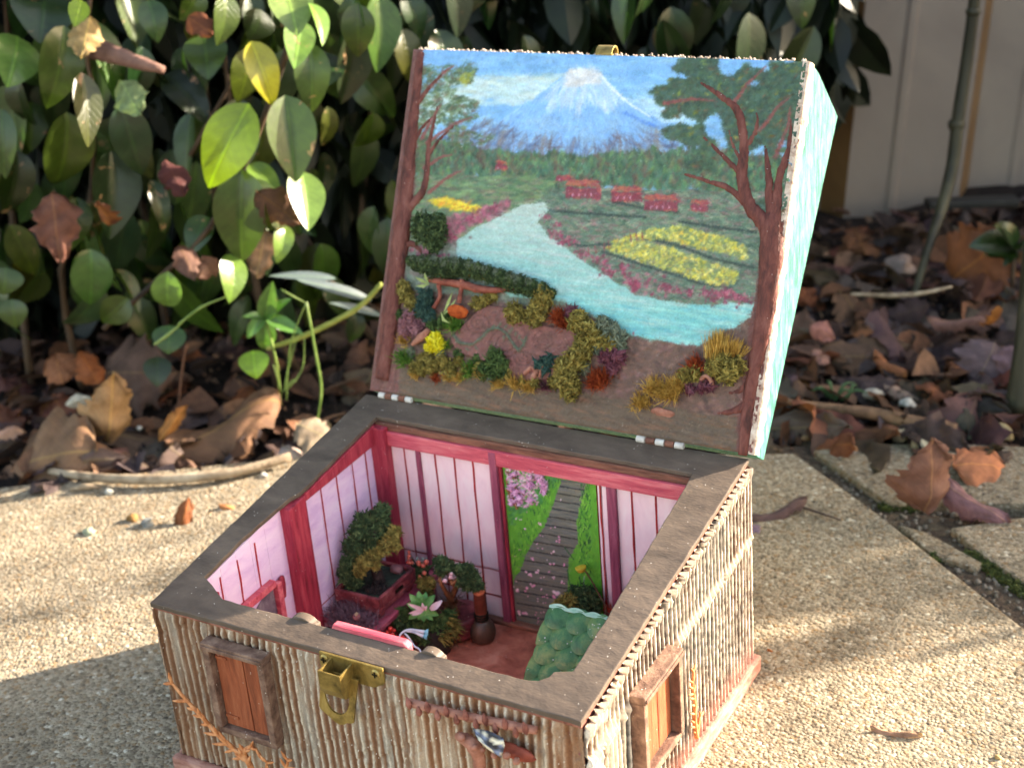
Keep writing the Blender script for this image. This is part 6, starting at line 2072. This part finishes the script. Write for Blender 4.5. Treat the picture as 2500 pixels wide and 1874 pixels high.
PAL = [[(76, 54, 46), (64, 46, 40), (92, 64, 54)], [(110, 66, 44), (118, 74, 52), (96, 56, 40)], [(72, 58, 54), (88, 72, 66), (62, 50, 46)]]
for i in range(285):
    right = i % 5 > 1
    if right:
        px_, py_ = random.uniform(1640, 2300), 470 + 520 * random.random() ** 1.0
        zone = 'by the fence'
    else:
        px_, py_ = random.uniform(-60, 800), random.uniform(640, 1030)
        zone = 'under the shrub'
    p = SF.z(px_, py_, 0)
    e1, e2 = to_cg(p)
    if e2 > 1.44 or e2 < .93:
        continue
    p[2] = bed_z(e1, e2) + random.uniform(.002, .020 if right else .012)
    a_ = random.uniform(0, 6.28)
    d = E1 * math.cos(a_) + E2 * math.sin(a_) + UPN * random.gauss(0, .3)
    d /= np.linalg.norm(d)
    L_ = random.uniform(.034, .080) if right else random.uniform(.03, .075)
    k = random.choices((0, 1, 2), (6, 2, 3))[0]
    o = add_leaf(random.choice(DEADL), None, p - d * L_ * .5, p + d * L_ * .5, random.uniform(.7, 1.15), UPN + np.array([random.gauss(0, .5), random.gauss(0, .5), 0]) - E2 * .3, jitc(random.choice(PAL[k]), 10), 'fallen_leaf')
    tag(o, leaf_label(p, L_, k, 'r' if right else 'l'), 'leaf', 'dead leaves ' + zone)

# leaves that would share a description are told apart by their order from the left
ORDS = ['leftmost', 'second from left', 'third from left', 'fourth from left', 'fifth from left', 'sixth from left', 'seventh from left', 'eighth from left', 'ninth from left', 'tenth from left']
byl = {}
for o in list(COL.objects):
    if o.name.startswith('fallen_leaf') and 'label' in o:
        byl.setdefault(o['label'], []).append(o)
for lb, os_ in byl.items():
    if len(os_) > 1:
        os_.sort(key=lambda q_: to_cg(np.array(q_.location))[0])
        for i, o in enumerate(os_):
            o['label'] = (ORDS[min(i, 9)] if i < len(os_) - 1 else 'rightmost') + ' of ' + lb.replace('dead leaf lying', 'dead leaves').replace(' the ', ' ')

g = np.random.default_rng(8)
cr = MB()
for _ in range(5200):
    if g.random() < .7:
        p = SF.z(g.uniform(1600, 2320), g.uniform(470, 985), 0)
    else:
        p = SF.z(g.uniform(-120, 860), g.uniform(700, 1030), 0)
    e1, e2 = to_cg(p)
    if e2 < .955 or e2 > 1.47:
        continue
    p[2] = bed_z(e1, e2) + g.uniform(.0, .006)
    L_ = g.uniform(.003, .012)
    q = g.normal(size=(3, 3)); q, _r = np.linalg.qr(q)
    V = np.array([(0, 0, 0), (.4, .3, .12), (1, 0, 0), (.5, -.3, .1)]) * L_
    cr.add(p + V @ q, [(0, 1, 2), (0, 2, 3)])
CV = np.array(cr.v)
ccol = lin_np(np.array([(60, 44, 38), (86, 60, 46), (46, 36, 34), (116, 88, 70), (76, 62, 62)])[np.repeat(g.integers(0, 5, len(CV) // 4), 4)] / 255.)
o = cr.build('leaf_crumbs', colattr('leaf crumbs', .85, .0003, 300, .2), None, False, 'stuff', ccol)
tag(o, 'crumbled dead leaves and bark covering the soil bed', 'leaf litter')


# the thinner carpet of broken leaves that runs on along the bed
cp2 = MB()
for _ in range(1700):
    e1, e2 = g.uniform(-1.25, 1.35), g.uniform(.97, 1.46)
    if -.5 < e1 < -.05 and e2 < 1.0:
        continue
    p = cg(e1, e2, bed_z(e1, e2) + g.uniform(.001, .012))
    a_ = g.uniform(0, 6.28)
    d = E1 * math.cos(a_) + E2 * math.sin(a_) + UPN * g.normal() * .22
    d /= np.linalg.norm(d)
    n_ = UPN + g.normal(size=3) * .35
    s_ = np.cross(d, n_); s_ /= np.linalg.norm(s_)
    n_ = np.cross(s_, d)
    L_ = g.uniform(.015, .045); w = L_ * g.uniform(.24, .4); cu = g.uniform(.1, .9)
    V = [p]
    for u_, k_ in ((.15, .62), (.38, 1.0), (.62, .88), (.84, .45)):
        c_ = p + d * L_ * u_ + n_ * L_ * .2 * cu * (u_ - .5) ** 2
        k1, k2 = k_ * g.uniform(.75, 1.15), k_ * g.uniform(.75, 1.15)
        V += [c_ - s_ * w * k1 + n_ * w * cu * k1, c_, c_ + s_ * w * k2 + n_ * w * cu * k2]
    V.append(p + d * L_)
    F = [(0, 1, 2), (0, 2, 3)]
    for i_ in range(3):
        b_ = 1 + i_ * 3
        F += [(b_, b_ + 3, b_ + 4, b_ + 1), (b_ + 1, b_ + 4, b_ + 5, b_ + 2)]
    F += [(10, 13, 11), (11, 13, 12)]
    cp2.add(V, F)
ccol = lin_np(np.array([(70, 50, 42), (92, 62, 48), (56, 42, 38), (108, 78, 60), (74, 60, 60), (98, 62, 42)])[np.repeat(g.integers(0, 6, len(cp2.v) // 14), 14)] / 255.)
o = cp2.build('leaf_carpet', colattr('leaf carpet', .85, .0006, 160, .35), None, False, 'stuff', ccol)
tag(o, 'thin carpet of small broken brown leaves over the soil bed', 'leaf litter')


# pebbles
def pebble(label, S, x, y, r, col, z=0.0, sq=.7):
    p = S.z(x, y, z)
    r *= .8
    p[2] = z + r * sq * .5
    col = tuple(int(v * .86) for v in col)
    o = MB().ball(p, (r, r * .85, r * sq), 3, .30, seed=random.randrange(999)).build('pebble', paint('pebble %d %d %d' % col, [tuple(int(v * .82) for v in col), col, tuple(min(255, int(v * 1.1)) for v in col)], 160, rough=.7, bump=.0005), None)
    return tag(o, label, 'pebble')


pebble('round white pebble at the patio edge in front of the pale twig', S20, 612, 122, .0042, (220, 214, 200))
pebble('flat greenish pebble chip alone on the sunlit paving at the left', S20, 500, 345, .0058, (176, 180, 148), 0, .45)
pebble('orange brown pebble on the paving beside a grey one', S20, 742, 272, .0054, (156, 112, 60))
pebble('grey pebble on the paving beside the orange brown one', S20, 822, 300, .0060, (140, 140, 136))
pebble('small white pebble beyond the pale twig near the box', S7, 1335, 1165, .0034, (206, 196, 186))
pebble('tiny white pebble under the folded tan leaf', S7, 705, 925, .0030, (220, 216, 206), .01)
pebble('large cream pebble at the edge of the far paving slab', S17, 755, 130, .0095, (206, 186, 150), -.002)
pebble('flat cream pebble next to the large cream pebble', S17, 845, 165, .0075, (214, 196, 160), .001, .5)
pebble('mottled olive stone at the right edge of the far slab', S17, 1215, 120, .0110, (150, 132, 96), -.002)
pebble('white pebble in the litter above the far slab', S21, 930, 1310, .0080, (214, 206, 192), .0)
pebble('pale stone lying in the litter left of the white pebble', S21, 715, 1245, .0085, (190, 180, 164), .002)
pebble('round grey pink stone half buried before the fence', S21, 880, 470, .0190, (150, 128, 120), .012)
pebble('orange chip on the far paving slab by the lid', S17, 540, 190, .0042, (190, 132, 84), .0)
pebble('blue grey chip behind the orange chip', S17, 528, 155, .0036, (108, 116, 136), -.004)
pebble('tiny yellow pebble at the bottom right of the paving', S17, 1207, 1612, .0022, (206, 170, 110))
pebble('small ochre stone at the corner of the box lid shade', S21, 300, 1510, .0036, (176, 140, 104), -.006)
fallen('broad reddish brown leaf standing in the litter right of the tall cane', S21, 1200, 520, 1490, 300, .012, .060, 1.35, (118, 70, 52), -FWD + UPN * .2, CURL[2])

# sticks
STICK = paint('weathered stick', [(104, 86, 70), (148, 128, 106), (178, 160, 138)], 60, (1, 1, 1), rough=.85, bump=.0006)


def stick(label, S, pts, r, mat=STICK):
    P3 = []
    for x, y, z in pts:
        P3.append(S.z(x, y, z))
    o = MB().tube(P3, r, 8, sub=5, jit=.1).build('stick', mat, None)
    return tag(o, label, 'stick')


stick('long pale twig curving along the patio edge under the shrub', S7, [(250, 1140, .004), (450, 1168, .005), (650, 1180, .006), (900, 1175, .006), (1180, 1145, .006), (1470, 1065, .008)], [.0030, .0036, .0040, .0042, .0040, .0034])
stick('long brown stick lying along the front of the soil bed at the right', S21, [(100, 1270, .006), (400, 1310, .006), (700, 1350, .006), (1000, 1410, .006), (1240, 1450, .004)], [.0030, .0036, .0050, .0060, .0050], paint('brown stick', [(84, 60, 46), (124, 92, 70), (150, 112, 84)], 60, rough=.9, bump=.0008))
stick('thin straw stalk lying across the litter before the round stone', S21, [(580, 605, .030), (800, 615, .030), (1000, 605, .032), (1210, 560, .036)], [.0012, .0022, .0022, .0010])
stick('thin dark leaf stalk on the shaded paving behind the box', S17, [(240, 430, .002), (360, 470, .003), (480, 510, .002)], [.0008, .0009, .0006], paint('dark stalk', [(50, 40, 38), (76, 62, 56)], 90))
stick('slim upright brown stalk rising from the litter under the shrub', S7, [(905, 790, .02), (920, 640, .050), (942, 505, .076)], [.0011, .0010, .0014], paint('brown stalk', [(84, 56, 46), (120, 84, 66)], 90))
stick('flat grey splinter lying on the paving by the shrub litter', S20, [(385, 105, .002), (480, 85, .004), (560, 92, .002)], [.0010, .0026, .0008])

# canes
CANE = paint('old green cane', [(36, 33, 24), (54, 50, 35), (74, 68, 48)], 50, (1, 1, .2), rough=.6, bump=.0004)


def cane(label, S, pts, d, rr, nodes):
    P3 = [S.up(x, y, dd) for (x, y), dd in zip(pts, d)]
    P3[-1][2] = ground_at(P3[-1]) - .004
    th = thing('garden_cane', label, 'cane', P3[-1])
    MB().tube(P3, rr, 10, sub=5).build('cane_stem', CANE, th)
    for x, y, dd, r_ in nodes:
        c_ = S.up(x, y, dd)
        MB().ball(c_, (r_, r_, r_ * .8), 2, .1).build('cane_node', CANE, th)
    return th


cn = cane('tall greenish cane rising in front of the fence at the upper right', S8, [(812, -120), (800, 0), (775, 200), (745, 400), (725, 560), (690, 700), (640, 850), (580, 975)], [1.33, 1.33, 1.33, 1.32, 1.31, 1.29, 1.25, 1.21], [.0050, .0054, .0058, .0062, .0060, .0056, .0040, .0032], [(740, 420, 1.32, .0084), (795, 40, 1.33, .0068)])
cane('yellow green cane foot at the right edge of the picture', S21, [(1710, 300), (1690, 600), (1665, 900), (1625, 1180)], [1.02, 1.02, 1.01, 1.0], [.0070, .0075, .0080, .0100], [])
def s_dapple(g):
    return cg(g.uniform(1.05, 1.5), g.uniform(.95, 1.25), g.uniform(.28, .42)) if g.random() < .55 else None


def s_shade(g):
    e1 = g.uniform(1.3, 2.0)
    return cg(e1, g.uniform(1.22, 1.6), g.uniform(.12, .36 * e1))


sh2 = thing('added_shade_shrub', 'unseen leafy shrub added beyond the right edge to shade the litter', 'shrub', cg(1.6, 1.42, 0))  # unseen shrub added past the right edge to shade far slab and litter
leaf_mass(1500, s_shade, (.05, .09), 17).build('foliage', SHADE_LEAVES, sh2, False, 'stuff')
leaf_mass(45, s_dapple, (.04, .08), 16).build('dapple_foliage', SHADE_LEAVES, sh2, False, 'stuff')  # sparse unseen leaves added to dapple the paving
for k in range(5):
    q = cg(1.45 + k * .09, 1.4, 0)
    MB().tube([q, q + np.array([random.gauss(0, .04), random.gauss(0, .04), .4]), q + np.array([random.gauss(0, .08), random.gauss(0, .08), .8])], [.006, .004, .002], 6, sub=3).build('stem', TWIG, sh2)
mb = MB().box((-.045, -.010, -.004), (.045, .010, .004), .002, Matrix.Translation(Vector(S8.up(790, 682, 1.36))) @ Euler((0, .05, YAW)).to_matrix().to_4x4())
pk = mb.build('black_slat', paint('black slat', [(18, 18, 18), (34, 32, 30)], 60, rough=.6), None, False)
tag(pk, 'short black slat propped behind the tall cane at the foot of the fence', 'slat')

# low green plants
wd = thing('broad_weed', 'dark green broad leafed weed at the right edge before the fence', 'weed', S21.up(1560, 330, 1.22))
ORG[wd.name] = np.array(wd.location)
w0 = S21.up(1600, 330, 1.22)
for tx_, ty_ in ((1380, 250), (1440, 330), (1500, 170), (1620, 160), (1700, 260), (1560, 380)):
    add_leaf(random.choice(GREENL), wd, w0, S21.up(tx_, ty_, 1.20), 1.1, -FWD + UPN * .8, jitc((24, 46, 20), 4))
MB().tube([w0, np.array([w0[0], w0[1], ground_at(w0) - .002])], .002, 6).build('stem', TWIG, wd)
sd = thing('seedling', 'bright green seedling with a star of lit leaves beside the lid', 'seedling', S7.z(1360, 800, .0))
w0 = S7.up(1345, 365, 1.06)
for tx_, ty_, wr_ in ((1375, 190, .8), (1535, 435, .8), (1210, 460, .9), (1345, 590, .9), (1440, 260, .6), (1240, 340, .7), (1430, 400, .9)):
    add_leaf(random.choice(GREENL), sd, w0, S7.up(tx_, ty_, 1.05), wr_, -FWD + UPN * .6 + E1 * .3, jitc((72, 108, 52), 8))
gst = S7.z(1420, 800, .004)
MB().tube([gst, S7.up(1400, 600, 1.06), w0], [.0014, .0012, .0010], 6, sub=3).build('stem', paint('green stem', [(96, 120, 54), (130, 150, 76)], 90), sd)
gsl = thing('grass_clump', 'thin green grass blades arching beside the back left corner of the box', 'grass', S7.z(1440, 780, .0))
GBL = paint('grass blade', [(66, 92, 38), (100, 124, 58), (128, 146, 84)], 60, rough=.5)
for pts, w in (([(1450, 780), (1470, 500), (1550, 285)], .0011), ([(1550, 285), (1600, 560), (1625, 740), (1590, 960)], .0018), ([(1420, 730), (1390, 620), (1380, 600)], .001), ([(1440, 720), (1460, 610), (1500, 470)], .0012), ([(1460, 720), (1530, 620), (1540, 470)], .0012), ([(1430, 740), (1480, 680), (1500, 690)], .001), ([(1420, 220), (1490, 260), (1550, 290)], .0014), ([(900, 400), (1020, 310), (1140, 260)], .0020), ([(780, 500), (850, 450), (920, 390)], .0022)):
    w *= .62
    MB().tube([S7.up(x, y, 1.045) for x, y in pts], [w * .8] + [w] * (len(pts) - 2) + [w * .35], 5, flat=(E2, .3), sub=5).build('blade', GBL, gsl)
MB().tube([S7.up(1930, 190, 1.07), S7.up(1800, 320, 1.07), S7.up(1550, 450, 1.06), S7.up(1350, 520, 1.06)], [.0018, .0022, .0024, .0018], 7, sub=4).build('runner', paint('green runner', [(110, 120, 50), (150, 150, 80)], 90), gsl)
sv = thing('silver_leaf_sprig', 'sprig of narrow silvery leaves behind the left edge of the lid', 'sprig', S7.z(1900, 620, .0))
SILV = objcol('silver leaf', .35, 5, .12, .0003, None, .5, .1, True)
SLEAF = [leaf_mesh('silver_leaf', 400 + i, SILV, .15, .2, .01, 0, .16) for i in range(2)]
for bx_, by_, tx_, ty_ in ((1700, 165, 1370, 130), (1880, 275, 1520, 150), (1930, 350, 1680, 270)):
    add_leaf(random.choice(SLEAF), sv, S7.up(bx_, by_, 1.10), S7.up(tx_, ty_, 1.08), 1.0, -FWD + UPN, (*lin((78, 90, 92)), 1))
MB().tube([S7.up(1640, 160, 1.10), S7.up(1800, 250, 1.10), S7.up(1940, 350, 1.10), S7.up(2000, 500, 1.10)], .0008, 6, sub=3).build('stem', TWIG, sv)
gw = thing('grass_weeds', 'few low green grass weeds at the front of the soil bed right of the lid', 'weeds', S21.z(480, 1230, .0))
for x, y, tx_, ty_ in ((470, 1260, 330, 1210), (470, 1260, 430, 1150), (480, 1260, 600, 1160), (520, 1270, 690, 1330), (480, 1270, 590, 1280), (440, 1250, 350, 1230), (560, 1260, 620, 1180)):
    p0 = S21.z(x, y, .0); p1 = S21.face(tx_, ty_, p0)
    p1[2] = max(p1[2], .006)
    MB().tube([p0, (p0 + p1) / 2 + UPN * .006, p1], [.0010, .0014, .0004], 5, flat=(E2, .35), sub=4).build('blade', paint('weed blade', [(48, 78, 44), (76, 104, 66)], 60, rough=.5), gw)
